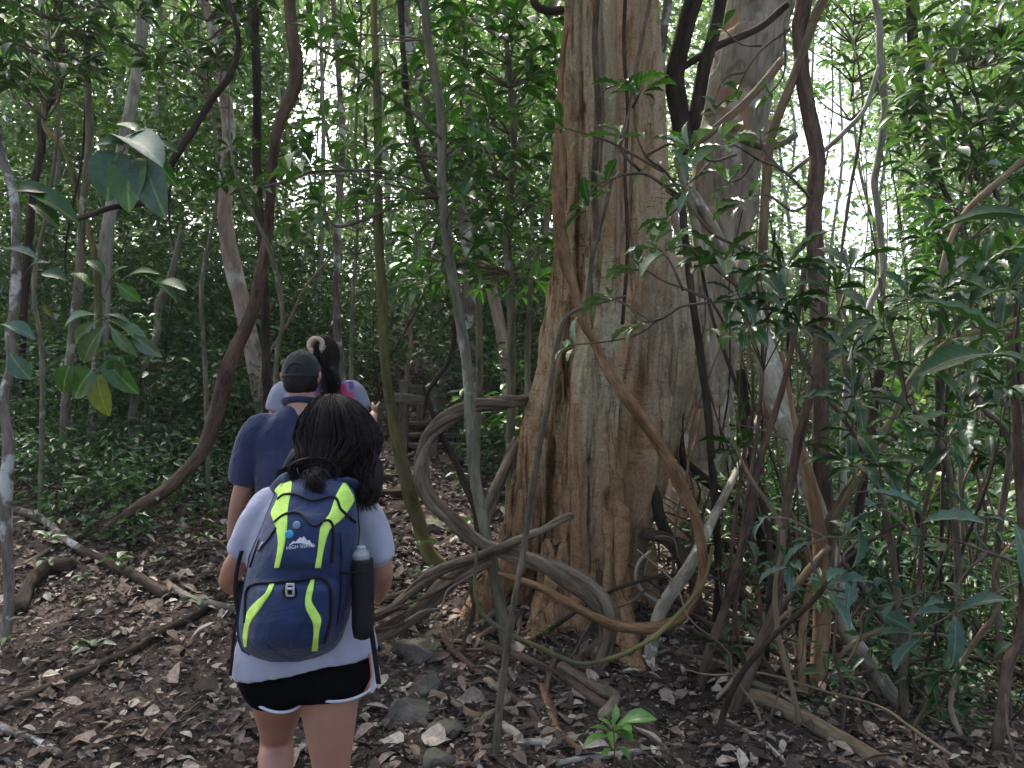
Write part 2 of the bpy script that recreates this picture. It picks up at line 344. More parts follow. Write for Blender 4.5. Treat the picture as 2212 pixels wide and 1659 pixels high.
def bigbark():
    m,n,b=newmat('bark_fig_trunk'); P=N_(n,'ShaderNodeTexCoord').outputs['Object']
    f=noise(n,P,3.2,6,.6,(1,1,.35),.4); c=ramp(n,[(.28,(.12,.075,.042)),(.38,(.24,.16,.09)),(.46,(.36,.26,.155)),(.55,(.28,.245,.155)),(.63,(.38,.30,.195)),(.75,(.42,.37,.27))]); n.links.new(f,c.inputs[0]); col=c.outputs[0]
    # orange weathered patches
    g=noise(n,P,5.5,5,.65,(1,1,.5)); r_=ramp(n,[(.57,(0,0,0)),(.64,(.85,.85,.85))]); n.links.new(g,r_.inputs[0]); col=mix(n,r_.outputs[0],col,(.30,.18,.095))
    ck=noise(n,P,4.2,5,.6,(1,1,.11),.5); rk=ramp(n,[(.484,(1,1,1)),(.497,(.2,.14,.1)),(.503,(.2,.14,.1)),(.516,(1,1,1))]); n.links.new(ck,rk.inputs[0]); col=mix(n,.6,col,rk.outputs[0],'MULTIPLY')
    # dark vertical streaks
    s=noise(n,P,14,6,.65,(1,1,.08),.9); r2=ramp(n,[(.38,(.12,.085,.06)),(.44,(.6,.5,.42)),(.50,(1,1,1))]); n.links.new(s,r2.inputs[0]); sX=N_(n,'ShaderNodeSeparateXYZ'); n.links.new(P,sX.inputs[0])
    wob=noise(n,P,3.0,4,.6,(1,1,.5)); ma=N_(n,'ShaderNodeMath',operation='MULTIPLY_ADD'); n.links.new(wob,ma.inputs[0]); ma.inputs[1].default_value=.7; ma.inputs[2].default_value=.15
    mx=N_(n,'ShaderNodeMath',operation='MULTIPLY_ADD'); n.links.new(sX.outputs['X'],mx.inputs[0]); mx.inputs[1].default_value=1.25; n.links.new(ma.outputs[0],mx.inputs[2])
    zr=ramp(n,[(.2,(.46,.31,.165)),(.38,(.33,.205,.10)),(.48,(.48,.41,.26)),(.62,(.40,.36,.23)),(.70,(.47,.28,.14)),(.80,(.36,.21,.105)),(.95,(.44,.35,.22))]); n.links.new(mx.outputs[0],zr.inputs[0])
    col=mix(n,.6,col,zr.outputs[0]); dk=noise(n,P,2.3,6,.7,(1,1,.6),1.0); dr=ramp(n,[(.36,(.38,.31,.25)),(.46,(1,1,1))]); n.links.new(dk,dr.inputs[0]); col=mix(n,.8,col,dr.outputs[0],'MULTIPLY')
    zl=N_(n,'ShaderNodeMath',operation='MULTIPLY_ADD'); n.links.new(wob,zl.inputs[0]); zl.inputs[1].default_value=-1.2; n.links.new(sX.outputs['Z'],zl.inputs[2])
    lo=ramp(n,[(.0,(.7,.7,.7)),(.45,(0,0,0))]); n.links.new(zl.outputs[0],lo.inputs[0]); col=mix(n,lo.outputs[0],col,(.27,.155,.085))
    lm2=ramp(n,[(.42,(.85,.85,.85)),(.58,(.25,.25,.25))]); n.links.new(mx.outputs[0],lm2.inputs[0]); col=mix(n,lm2.outputs[0],col,r2.outputs[0],'MULTIPLY')
    # horizontal lenticel dashes
    l=noise(n,P,16,3,.6,(.55,.55,4.5)); r3=ramp(n,[(.60,(1,1,1)),(.65,(.35,.27,.2))]); n.links.new(l,r3.inputs[0]); lm=noise(n,P,2.6,3,.5); lr=ramp(n,[(.5,(0,0,0)),(.6,(.85,.85,.85))]); n.links.new(lm,lr.inputs[0]); col=mix(n,lr.outputs[0],col,r3.outputs[0],'MULTIPLY')
    q=noise(n,P,60,5,.7); r4=ramp(n,[(.35,(.7,.68,.66)),(.6,(1.08,1.08,1.08))]); n.links.new(q,r4.inputs[0]); col=mix(n,1,col,r4.outputs[0],'MULTIPLY')
    n.links.new(col,b.inputs['Base Color']); b.inputs['Roughness'].default_value=.9; b.inputs['Specular IOR Level'].default_value=.08
    p=bump(n,b,s,.85,.03); p=bump(n,b,rk.outputs[0],.8,.02,p); p=bump(n,b,l,.25,.006,p); bump(n,b,q,.5,.006,p); return m
M['fig']=bigbark()
# ---------------- ground ----------------
def mkground():
    ys=np.r_[np.linspace(-12,1.5,20),np.arange(1.55,9,.035),9+np.cumsum(.035*1.03**np.arange(125))]
    ys=ys[ys<80]; ys=np.r_[ys,82,120,200]
    t=np.linspace(-1,1,401); xs=np.sign(t)*(np.abs(t)*6+ (np.abs(t)**6)*60)
    X,Y=np.meshgrid(xs,ys); Z=gh(X,Y)
    mb=MB(); nx=len(xs); ny=len(ys); i=np.arange(ny-1)[:,None]*nx; j=np.arange(nx-1)[None]
    mb.add(np.stack([X,Y,Z],-1).reshape(-1,3),np.stack([i+j,i+j+1,i+nx+j+1,i+nx+j],-1).reshape(-1,4))
    tag(mb.build('ground',M['soil']),kind='structure',label='brown forest soil rising along the trail')
mkground()
# ---------------- leaf litter ----------------
def litter():
    mb=MB()
    def sc(n,y0,y1,xw,L0,L1,kind):
        y=y0+(y1-y0)*rng.random(n)**1.3; x=rng.uniform(-xw,xw,n)*(.25+.75*y/y1)-.2
        z=gh(x,y); pos=np.stack([x,y,z+rng.uniform(.003,.03,n)],-1)
        ax=rdir(n); ax[:,2]*=.3; nor=rdir(n)*.5; nor[:,2]=np.abs(nor[:,2])+.9
        L=rng.uniform(L0,L1,n)*rng.choice([.5,.8,1,1.3],n,p=[.4,.3,.22,.08])
        leaves(mb,pos,ax,nor,L,L*rng.uniform(.32,.75,n),kind,np.clip(rng.random(n)**1.0+.12*(rng.random(n)<.1),0,1),curl=rng.uniform(-.25,.45,n))
    sc(26000,1.7,7,3.6,.008,.03,'lo'); sc(13000,1.8,6,3.6,.025,.08,'mid'); sc(24000,5,14,9,.05,.11,'lo'); sc(5200,1.8,9,3.8,.07,.14,'mid')
    tag(mb.build('leaf_litter',M['litter'],smooth=False),'dry brown and tan fallen leaves covering the trail and forest floor','leaf litter',kind='stuff')
    mb=MB()
    for k in range(1300):
        y=1.9+rng.random()**1.2*8; x=rng.uniform(-.8,.8)*y; L=rng.uniform(.08,.45); a=rng.uniform(0,6.28)
        t=np.linspace(0,1,4); P=np.stack([x+np.cos(a)*L*t,y+np.sin(a)*L*t,0*t],-1); P[:,2]=gh(P[:,0],P[:,1])+.012+rng.uniform(0,.03)*t; P[1:3,:2]+=rng.normal(0,.015,(2,2))
        tube(mb,P,np.linspace(rng.uniform(.002,.007),.001,4),5,step=.05)
    tag(mb.build('twig_litter',M['twig']),'small dead twigs scattered over the leaf litter','twigs',kind='stuff')
litter()
# ---------------- trees from traced paths ----------------
def trunkpath(pts,d,rpx=None,down=True,up=True,flare=1.35):
    P,r=pth(pts,d,rpx)
    if up and pts[0][1]<=12:
        dv=P[0]-P[1]; dv=dv/np.linalg.norm(dv); dv[2]=max(dv[2],.8); dv/=np.linalg.norm(dv)
        P=np.vstack([P[0]+dv*np.array([3.2]),P[0]+dv*1.5,P]); r=np.r_[r[0]*.45,r[0]*.8,r]
    if down:
        b=P[-1]; g=gh(b[0],b[1])
        if b[2]>g+.04:
            dv=P[-1]-P[-2]; k=min(.25,abs(b[2]-g)*.2)
            P=np.vstack([P,[b[0]+np.clip(dv[0],-.1,.1),b[1],g+.0],[b[0]+np.clip(dv[0],-.1,.1),b[1],g-.12]]); r=np.r_[r,r[-1]*flare,r[-1]*flare*1.3]
        else: P=np.vstack([P,[b[0],b[1],g-.15]]); r=np.r_[r,r[-1]*flare*1.2]
    return P,r
def crown(t,top,R_=1.6,n=26,mat='leaf_mid',L=.11,name='crown'):
    mb=MB(); C=np.array(top)[None]+rdir(n)*(rng.random(n)**.5*R_)[:,None]; C[:,2]=top[2]+(C[:,2]-top[2])*.5+.5
    clumps(mb,C,.55,60,L); return mb.build(name,M[mat],t,smooth=False)
def tree(name,label,pts,d,mat,rpx=None,cat='tree',group=None,crn=True,branches=(),ns=14,**kw):
    tkw={k:kw.pop(k) for k in ('down','up','flare') if k in kw}
    P,r=trunkpath(pts,d,rpx,**tkw)
    t=thing(name,label,cat,P[-1],group)
    mb=MB(); tube(mb,P,r,ns,rough=.10,seed=random.randint(0,99),kn=.2,**kw); mb.build('trunk',M[mat],t)
    if crn and pts[0][1]<=12: crown(t,P[0])
    for bp,bd,br in branches:
        mb=MB(); Q,q=pth(bp,bd,br); tube(mb,Q,q,8,seed=random.randint(0,99)); mb.build('branch',M[mat],t)
    return t
tree('sapling','slender grey tree with white lichen patches at the left edge of the photo',[(-20,200),(4,336),(26,403),(34,485),(34,620),(30,680),(22,718),(24,792),(8,860),(18,960),(12,1100),(20,1280),(10,1400)],(5.2,4.6),'mottled',(8,12),up=False)
tree('sapling','thin straight grey sapling with its foot in undergrowth, second from the left edge',[(212,0),(202,37),(187,123),(194,299),(179,448),(172,580),(164,660),(142,867),(135,1091)],7,'grey',(6,10))
tree('forest_tree','dark crooked tree leaning to the left in the upper left corner',[(125,0),(130,90),(127,179),(92,246),(90,317),(75,392),(62,520),(50,700),(44,900)],8.5,'dark',(10,7))
tree('forest_tree','pale yellowish stem with an elbow below the dark crooked tree at upper left',[(20,160),(41,175),(90,209),(97,276),(138,321),(172,429),(202,541),(209,600),(215,760),(218,900)],8.2,'moss',(4,8),up=False,crn=False)
tree('forest_tree','straight whitish trunk leaning right among the trees on the left',[(312,0),(306,40),(302,112),(280,243),(243,429),(228,541),(222,650),(215,800)],8.3,'white',(10,15))
tree('forest_tree','curved pinkish grey trunk with white blotches left of the dark twin stems',[(440,0),(458,56),(470,131),(489,224),(494,317),(486,430),(489,500),(508,597),(523,654),(545,755),(566,860),(575,900)],7.8,'pink',(11,19))
tree('forest_tree','straight dark stem standing left of the hikers, right of the pinkish trunk',[(547,0),(550,80),(555,171),(555,341),(560,450),(564,512),(570,600),(574,708),(576,800),(578,900)],6.4,'dark',(9,9))
tree('liana','thick dark liana sweeping down and left in a long curve beside the hikers',[(625,0,12),(630,64,13),(641,149,13),(630,205,13),(604,264,12),(592,324,11),(585,405,11),(580,490,11),(566,580,12),(548,664,14),(530,710,15),(493,792,16),(474,867,16),(448,953,16),(418,1001,15),(355,1061,15),(306,1091,14),(265,1118,12),(225,1150,9)],(5.5,6.0),'reddark',cat='liana',ns=16,crn=False)
tree('sapling','short leaning grey sapling with rough bark rising from the foot of the dark liana',[(392,500),(385,531),(366,606),(343,654),(338,725),(310,811),(291,867),(287,923),(299,998),(306,1072)],7.5,'grey',(6,10),up=False,crn=False)
tree('forest_tree','thin mottled grey tree directly behind the hiker with the hair ring',[(719,0),(727,100),(732,171),(740,299),(736,384),(732,469),(728,576),(728,708),(738,800)],8.6,'mottled',(5,9))
tree('forest_tree','mossy yellow green tree standing to the right of the three hikers',[(807,0),(809,85),(815,213),(817,384),(819,533),(826,650),(828,717),(833,797),(840,851),(851,917),(864,984),(885,1064),(905,1130),(925,1195)],(5.9,5.5),'moss',(7,15))
tree('sapling','thin dark stem joining the tall grey green sapling in front of the large trunk',[(866,0),(868,60),(872,128),(881,235),(903,320),(924,384),(950,448),(967,512),(975,600)],4.55,'dark',(6,7),down=False,crn=False)
tree('forest_tree','stout pale grey trunk leaning in the upper centre behind the saplings',[(868,0),(876,40),(890,119),(911,171),(932,239),(960,340),(1000,470),(1010,560)],9.5,'mottled',(12,14))
S14=tree('sapling','tall smooth grey green sapling left of the largest trunk, foot among the roots',[(916,0),(924,85),(941,171),(954,256),(954,341),(956,427),(971,554),(988,660),(1006,768),(1013,837),(1018,941),(1026,1028),(1038,1097),(1055,1184),(1070,1250),(1084,1330)],4.2,'grey',(9,14))
tree('sapling','slender straight grey stem between the tall sapling and the largest trunk',[(1001,0),(1005,107),(1013,256),(1022,384),(1026,512),(1033,640),(1036,768),(1034,860),(1030,930)],6.8,'grey',(6,8))
tree('forest_tree','pale broken trunk with pink and white bark behind the arching vine',[(1043,560,9),(1052,590,13),(1065,640,13),(1082,717,13),(1093,797,14),(1099,864,14),(1107,917,14),(1100,1000,13)],8.6,'pink',up=False,crn=False)
tree('sapling','thin dark leaning stem just left of the largest trunk',[(1205,300),(1192,384),(1175,491),(1150,597),(1141,708),(1140,834),(1142,900)],6.2,'grey',(4,7),up=False,crn=False)
tree('sapling','short pale stick like stem beside the stairs',[(884,700),(888,730),(882,780),(878,815),(872,880)],9.3,'tan',(4,5),up=False,crn=False)
# right side
tree('forest_tree','dark reddish rough barked tree with a kink near its top on the right',[(1738,0),(1728,56),(1732,149),(1747,243),(1764,325),(1765,373),(1757,467),(1762,560),(1769,680),(1773,830),(1773,942),(1780,1054),(1786,1130)],4.7,'reddark',(16,16),ridge=.18,nr=9,ns=26)
tree('liana','smooth tan brown vine crossing the dark kinked tree high on the right',[(1778,0),(1758,45),(1728,131),(1698,209),(1668,287),(1657,373),(1650,485),(1647,560),(1645,640),(1655,740),(1660,900)],(4.6,5.0),'tan',(9,11),cat='liana',crn=False,down=False)
tree('forest_tree','pale spotted trunk leaning right, curving low down to an elbow with a mint lichen band',[(1600,560,10),(1625,660,17),(1648,740,22),(1665,811,23),(1686,886,22),(1713,960,21),(1738,1035,20),(1765,1098,18),(1785,1165,16),(1803,1217,15),(1811,1278,16),(1823,1350,17),(1850,1397,17),(1893,1451,17),(1929,1505,17),(1972,1548,18),(2015,1570,20),(2042,1585,21),(2050,1620,20),(2045,1680,19)],(5.0,3.6),'pale',up=False,crn=False,ns=20)
tree('sapling','upright orange tan stem standing under the bend of the pale spotted trunk',[(1690,760,3),(1715,900,6),(1740,1000,9),(1758,1080,12),(1771,1170,15),(1775,1242,16),(1775,1350,17),(1770,1422,17),(1764,1530,18),(1757,1659,19)],(4.3,4.0),'tanor',up=False,crn=False,ns=18)
tree('sapling','thin tan stem running close beside the upright orange tan stem',[(1760,1240),(1748,1278),(1735,1350),(1733,1422),(1731,1530),(1732,1659)],3.9,'tanor',(6,9),up=False,crn=False)
if 0: tree('forest_tree','low trunk curving right to an elbow with a mint white lichen band',[(1803,1190,9),(1806,1217,12),(1811,1278,15),(1823,1350,17),(1850,1397,17),(1893,1451,17),(1929,1505,16),(1972,1548,18),(2015,1570,20),(2042,1585,21),(2050,1620,20),(2045,1680,19)],(4.2,3.7),'pink',up=False,crn=False,ns=20)
tree('sapling','greenish stem rising diagonally to the right from the pale spotted trunk',[(2200,690),(2139,710),(2064,729),(2012,770),(1986,796),(1952,848),(1926,904),(1896,960),(1862,1009),(1833,1054),(1803,1110),(1790,1150)],4.3,'moss',(6,9),up=False,crn=False)
tree('sapling','second thinner diagonal stem just below the greenish one',[(1940,935),(1910,960),(1880,1000),(1850,1040),(1825,1085),(1800,1150)],4.2,'tan',(6,8),up=False,crn=False)
tree('sapling','dark green stem descending to the right above the lichen band',[(1780,1165),(1803,1199),(1857,1256),(1882,1307),(1911,1343),(1936,1404),(1961,1476),(1983,1530)],4.6,'grey',(9,9),up=False,crn=False)
tree('sapling','reddish brown stem at the right edge of the photo forking low down',[(2180,720),(2183,792),(2195,886),(2199,979),(2205,1062),(2211,1170),(2211,1314),(2202,1386),(2176,1440),(2163,1548),(2148,1659)],3.5,'reddark',(8,13),up=False,crn=False)
tree('forest_tree','thin pale ringed tree in front of the bright opening on the right',[(1890,0),(1900,50),(1900,112),(1907,187),(1911,243),(1900,329),(1889,392),(1896,448),(1904,530),(1907,598),(1881,654),(1859,718),(1838,785),(1829,848),(1822,950)],6.6,'white',(7,7.5),branches=[([(1900,142),(1870,231),(1833,276),(1780,325),(1747,343),(1702,377)],6.6,(6,5))])
tree('forest_tree','dark double stemmed tree right of the bright opening',[(1967,0),(1974,112),(1986,205),(2004,291),(2015,373),(2019,467),(2034,560),(2038,640),(2032,760),(2030,900)],7.2,'dark',(11,9),branches=[([(2008,300),(2035,400),(2071,470),(2098,540)],7.2,(6,5))])
tree('sapling','thin dark stem leaning left in the upper right foliage',[(2020,100),(2050,190),(2071,246),(2101,321),(2139,373),(2160,460),(2190,600)],8,'dark',(4,6),up=False,crn=False)
tree('branch','bare brown branch entering from the right edge above the big leaf',[(2260,300),(2212,343),(2157,392),(2098,444),(2064,493),(2042,553),(2030,620)],4.2,'tan',(7,6),cat='branch',up=False,crn=False,down=False)
for i,(x0,x1,d,m,r) in enumerate([(1560,1575,6.5,'pale',7),(1588,1605,6.8,'tan',6),(1700,1705,6.2,'dark',5),(1815,1822,7.5,'tan',5),(1845,1838,9,'mottled',5)]):
    tree('sapling',['pale mottled sapling directly behind the leaning grey trunk','thin tan sapling right of the leaning grey trunk','thin black stem left of the dark kinked tree','thin straw coloured stem right of the dark kinked tree','slim grey stem seen against the bright opening'][i],[(x0-20,540),(x0,680),(x1,820),(x1+8,960),(x1+4,1100)],d,m,(r*.8,r),up=False,crn=False)
# lower right hanging stems
for i,(pts,d,m,r) in enumerate([
 ([(1740,560),(1720,700),(1690,840),(1640,1000),(1610,1150),(1570,1300),(1520,1450),(1500,1640)],3.9,'reddark',(6,9)),
 ([(1650,700),(1640,900),(1610,1100),(1592,1250),(1590,1350),(1620,1480),(1660,1620),(1680,1700)],3.9,'reddark',(4,6)),
 ([(1780,620),(1760,800),(1720,980),(1690,1150),(1680,1290),(1640,1400),(1600,1500),(1560,1620),(1545,1680)],3.7,'reddark',(8,13)),
 ([(1790,1180),(1740,1240),(1690,1310),(1650,1370),(1600,1450)],4.1,'tan',(7,8)),
 ([(1470,420),(1490,600),(1515,780),(1530,900),(1545,1100),(1552,1250),(1540,1400),(1530,1560)],4.6,'dark',(8,9)),
 ([(1600,800),(1620,1000),(1650,1180),(1672,1260),(1680,1350),(1685,1460)],5.0,'dark',(11,12)),
 ([(1900,800),(1870,1000),(1845,1180),(1832,1300),(1840,1440),(1850,1540),(1880,1600)],4.6,'dark',(9,11)),
 ([(1620,900),(1590,1100),(1570,1330),(1590,1420),(1610,1500),(1600,1640)],4.4,'reddark',(4,5)),
 ([(2060,700),(2040,950),(2033,1230),(2033,1400),(2038,1560)],4.8,'dark',(4,5)),
 ([(1980,1100),(2000,1180),(2040,1250),(2080,1330),(2130,1390),(2180,1420),(2240,1440)],5.0,'dark',(6,8)),
 ([(1876,1100),(1880,1200),(1878,1330),(1880,1420)],6.5,'reddark',(11,11)),
 ]):
    tree('liana',['reddish hanging stem just right of the vine loop','thin red brown stem curving right near the bottom of the tangle','thick red brown stem leaning left in the lower right tangle','tan stem joining the pale spotted trunk from the lower left','dark upright stem behind the lower end of the vine loop','black fibrous stem left of the pale spotted trunk','dark bowed stem under the low curved trunk','thinnest reddish stem in the lower right tangle','thin black upright stem above the elbow of the low trunk','dark stem sagging to the right above the sunlit litter','reddish short trunk behind the lichen banded trunk'][i],pts,d,m,r,cat='liana',up=False,crn=False)
# ---------------- remeshed organic shapes ----------------
def remesh(name,mb,voxel,mat,parent,smooth=3,disp=None):
    o=mb.build('tmp_'+name,None); md=o.modifiers.new('r','REMESH'); md.mode='VOXEL'; md.voxel_size=voxel
    if smooth: sm=o.modifiers.new('s','SMOOTH'); sm.iterations=smooth; sm.factor=.6
    dg=bpy.context.evaluated_depsgraph_get(); me=bpy.data.meshes.new_from_object(o.evaluated_get(dg)); me.name=name
    bpy.data.objects.remove(o)
    n=len(me.vertices); v=np.zeros(n*3); me.vertices.foreach_get('co',v); v=v.reshape(-1,3)
    nr=np.zeros(n*3); me.vertices.foreach_get('normal',nr); nr=nr.reshape(-1,3)
    if disp is not None: v=v+nr*disp(v)[:,None]
    a=me.attributes.new('bk','FLOAT_VECTOR','POINT'); a.data.foreach_set('vector',v.astype(np.float32).ravel())
    if parent is not None: v=v-wloc(parent)
    me.vertices.foreach_set('co',v.astype(np.float32).ravel()); me.polygons.foreach_set('use_smooth',np.ones(len(me.polygons),bool)); me.update()
    return mkobj(name,me,mat,parent)
CREV=[([(1372,690),(1360,760),(1342,850),(1334,950),(1329,1020)],.085,.020),([(1236,620),(1222,760),(1207,900),(1195,1050),(1188,1250)],.04,.018),([(1286,-300),(1290,0),(1292,240),(1284,420),(1286,560),(1268,720)],.045,.016),([(1322,-100),(1320,200),(1326,420),(1318,600),(1300,700)],.03,.012),([(1362,40),(1372,200),(1364,330),(1352,480),(1346,640)],.035,.014),([(1436,640),(1446,760),(1440,860)],.05,.018),([(1418,900),(1422,1000),(1402,1120)],.03,.015),([(1296,860),(1250,1050),(1246,1180)],.02,.012),([(1305,1050),(1308,1200),(1305,1330)],.045,.018),([(1250,-100),(1256,150),(1246,300),(1250,480),(1240,600)],.028,.011)]
def carve(v):
    out=np.zeros(len(v)); 
    for pts,dep,wd in CREV:
        P=np.array([W(x,y,4.75) for x,y in pts])[::-1]; cx=np.interp(v[:,2],P[:,2],P[:,0])+.012*vn(np.stack([v[:,2]*9,0*v[:,2],0*v[:,2]+dep*99],-1))
        e=ss(v[:,2],P[0,2]-.05,P[0,2]+.1)*(1-ss(v[:,2],P[-1,2]-.1,P[-1,2]+.05)); out-=dep*np.exp(-((v[:,0]-cx)/wd)**2)*e*(v[:,1]<4.95)
    return out
def barkdisp(v):
    f=vn(v*np.array([22,22,1.8])+4)*.6+vn(v*np.array([45,45,4]))*.4
    big=vn(v*np.array([5,5,1.2]))*.02
    xc=.50+.0*v[:,2]; m=np.clip(ss(xc-v[:,0],-.02,.12)*.9+.5*ss(vn(v*np.array([2.6,2.6,.9])+9),.1,.5),0,1)   # where bark is furrowed
    return carve(v)+big+ (f*.026)*m+vn(v*40)*.003+vn(v*np.array([7,7,30]))*.004*(1-m)-.010*m*(np.abs(vn(v*np.array([15,15,1.4])))<.12)
mt=W(1270,1420,4.9); mt[2]=gh(mt[0],mt[1])
T=thing('buttressed_tree','largest trunk, pale tan and deeply fluted, with roots spreading beside the trail','tree',mt)
mb=MB()
def stem(pts,d,**k):
    P,r=pth(pts,d); tube(mb,P,r,20,step=.06,rough=.08,seed=random.randint(0,99),**k)
stem([(1255,-900,30),(1262,-300,44),(1260,0,47),(1258,250,48),(1253,450,50),(1248,600,54),(1226,750,60),(1196,900,62),(1168,1050,66),(1140,1180,68),(1105,1330,62),(1085,1440,70)],4.85)
stem([(1330,-900,40),(1330,-300,58),(1325,0,58),(1325,300,62),(1322,600,68),(1300,800,78),(1275,950,82),(1268,1100,78),(1262,1250,76),(1250,1420,70),(1240,1520,75)],4.72)
stem([(1400,-900,25),(1382,-300,34),(1384,0,36),(1390,200,40),(1396,450,46),(1400,600,50),(1400,720,50),(1370,850,40),(1335,1000,35)],4.84)
stem([(1425,560,30),(1448,680,50),(1440,800,62),(1405,950,58),(1375,1080,52),(1350,1200,46),(1345,1350,42),(1368,1470,40),(1400,1580,38)],4.78)
stem([(1462,560,20),(1470,680,36),(1468,790,42),(1450,900,38),(1425,1000,26),(1400,1100,20)],4.98)
stem([(1300,-900,40),(1310,-300,70),(1310,300,85),(1320,700,100),(1290,1000,120),(1270,1250,130),(1260,1500,140)],5.15)
# roots
def root(pts,d): 
    P,r=pth(pts,d); tube(mb,P,r,14,step=.05,rough=.12,seed=random.randint(0,99))
root([(1215,1180,38),(1190,1290,34),(1165,1370,32),(1140,1440,36)],(4.65,4.3))
root([(1265,1220,34),(1248,1330,32),(1238,1420,34),(1230,1490,34)],(4.62,4.25))
root([(1330,1240,30),(1345,1330,30),(1362,1430,34),(1380,1520,36),(1430,1590,30),(1490,1660,26)],(4.6,3.45))
root([(1120,1200,40),(1060,1290,38),(1010,1360,34),(985,1420,34)],(4.75,4.6))
root([(1390,1180,26),(1400,1300,24),(1420,1440,22),(1450,1560,26)],(4.9,4.5))
root([(1330,1100,28),(1328,1230,26),(1322,1350,24),(1330,1470,24)],(4.56,4.3))
remesh('trunk',mb,.0125,M['fig'],T,4,barkdisp)
crown(T,W(1310,-900,5.0),2.6,60,'leaf_mid')
# second trunk
t2=W(1540,1150,6.2); t2[2]=gh(t2[0],t2[1])
T2=thing('leaning_tree','thick grey flaking trunk leaning right behind the largest tree','tree',t2)
mb=MB()
stem([(1760,-900,50),(1690,-300,72),(1640,0,78),(1607,130,72),(1592,220,68),(1573,330,68),(1563,430,68),(1552,520,58),(1540,620,58),(1528,760,62),(1515,900,62),(1500,1050,64),(1490,1200,68)],6.2)
stem([(1610,380,20),(1618,430,30),(1602,500,26),(1585,580,18)],6.05)
remesh('trunk',mb,.016,bark('bark_flaking_grey',(.13,.10,.075),(.29,.245,.19),(.42,.38,.31),(.30,.19,.11),.60,4,patch2=(.45,.42,.38),p2=.6,bmp=.8),T2,3,lambda v:vn(v*np.array([9,9,12]))*.008+vn(v*np.array([3,3,2]))*.03+.008*np.sign(vn(v*6)-.1))
crown(T2,W(1760,-900,6.2),2.2,40)
# lianas & roots as single things
def ropy(mb,P,r,k=3,tw=7,seed=0):
    Q=resample(catmull(np.c_[P,r],6),.02); P=Q[:,:3]; r=Q[:,3]; T=np.gradient(P,axis=0); T/=np.linalg.norm(T,axis=1)[:,None]+1e-9
    u=np.cross(T[0],[.3,1,.2]); Us=[]
    for t in T: u=u-t*np.dot(u,t); u/=np.linalg.norm(u)+1e-9; Us.append(u)
    U=np.array(Us); V=np.cross(T,U); s=np.arange(len(P))*.02
    for j in range(k):
        ph=j*2*math.pi/k+tw*s+1.1*vn(np.stack([s*2.5+seed,0*s+j*3,0*s],-1)); off=.52+.18*vn(np.stack([s*3+j*9,0*s,0*s+seed],-1))
        X=P+(U*np.cos(ph)[:,None]+V*np.sin(ph)[:,None])*(r*off)[:,None]; rr=r*(.60+.14*vn(np.stack([s*4+j*5,0*s+seed,0*s],-1)))
        tube(mb,X,rr,12,step=.02,rough=.14,ridge=.12,nr=3,seed=seed+j,kn=.3,smooth_path=False)
def vine(name,label,pts,d,mat,rpx=None,cat='vine',ns=14,ground=False,group=None,**k):
    if ground:
        P=[];r=[]
        for i,p in enumerate(pts):
            rr=p[2] if len(p)>2 else rpx
            g=G(p[0],p[1]); dd=np.dot(g-np.array([0,0,CZ]),_F); q=rr*dd/FPX; g[2]+=q*.7; P.append(g); r.append(q)
        P=np.array(P);r=np.array(r)
    else: P,r=pth(pts,d,rpx)
    mb=MB(); o=P[-1].copy(); rp=k.pop('rp',0)
    if rp: ropy(mb,P,r,rp,k.get('twist',6),random.randint(0,99))
    else: tube(mb,P,r,ns,seed=random.randint(0,99),**k)
    mb.v=[v-o for v in mb.v]; ob=mb.build(name,M[mat]); ob.location=tuple(o); return tag(ob,label,cat,group)
vine('liana','thick ropy vine arching left from the largest trunk and looping back across its roots',[(1160,855,12,5.0),(1138,862,13,4.85),(1093,868,14,4.6),(1041,874,14,4.45),(999,889,14,4.35),(954,914,14,4.3),(925,943,14,4.3),(913,986,14,4.3),(911,1038,15,4.3),(930,1080,16,4.3),(968,1115,17,4.25),(1006,1150,17,4.2),(1050,1180,16,4.1),(1120,1203,17,4.0),(1174,1221,18,3.95),(1228,1246,19,3.95),(1271,1272,19,3.95),(1301,1308,19,3.95),(1313,1351,18,3.97),(1309,1394,18,4.0),(1294,1441,18,4.05),(1264,1478,15,4.1)],4,'vine',ns=30,rp=3,twist=5)
vine('liana','long orange brown vine hanging from the largest trunk in a wide loop',[(1222,60,6,4.52),(1212,160,8,4.5),(1209,265,10,4.48),(1209,363,11,4.46),(1206,469,11,4.46),(1220,555,11,4.44),(1240,620,11,4.42),(1256,690,11,4.36),(1284,740,11,4.3),(1312,800,12,4.22),(1353,858,12,4.15),(1398,921,12,4.1),(1433,976,12,4.05),(1461,1028,12,4.0),(1486,1080,11,4.0),(1506,1132,11,3.95),(1517,1190,11,3.9),(1515,1250,10,3.9),(1498,1297,10,3.85),(1469,1336,10,3.8),(1430,1354,10,3.8),(1379,1358,10,3.8),(1329,1351,10,3.8),(1282,1333,10,3.8),(1228,1304,9,3.8),(1174,1272,9,3.8),(1120,1252,8,3.85),(1078,1239,6,3.9)],4,'orange',ns=14,ridge=.14,nr=5,twist=9,rough=.26,kn=.35)
vine('liana','thin greenish vine hanging in a shallow loop below the orange brown one',[(1540,1180,4),(1520,1258,4),(1480,1311,5),(1426,1365,5),(1372,1401,5),(1318,1423,5),(1257,1434,5),(1210,1419,5),(1156,1394,5),(1102,1369,5),(1048,1333,5),(1028,1293,4),(1026,1250,4),(1030,1180,3)],3.72,'moss')
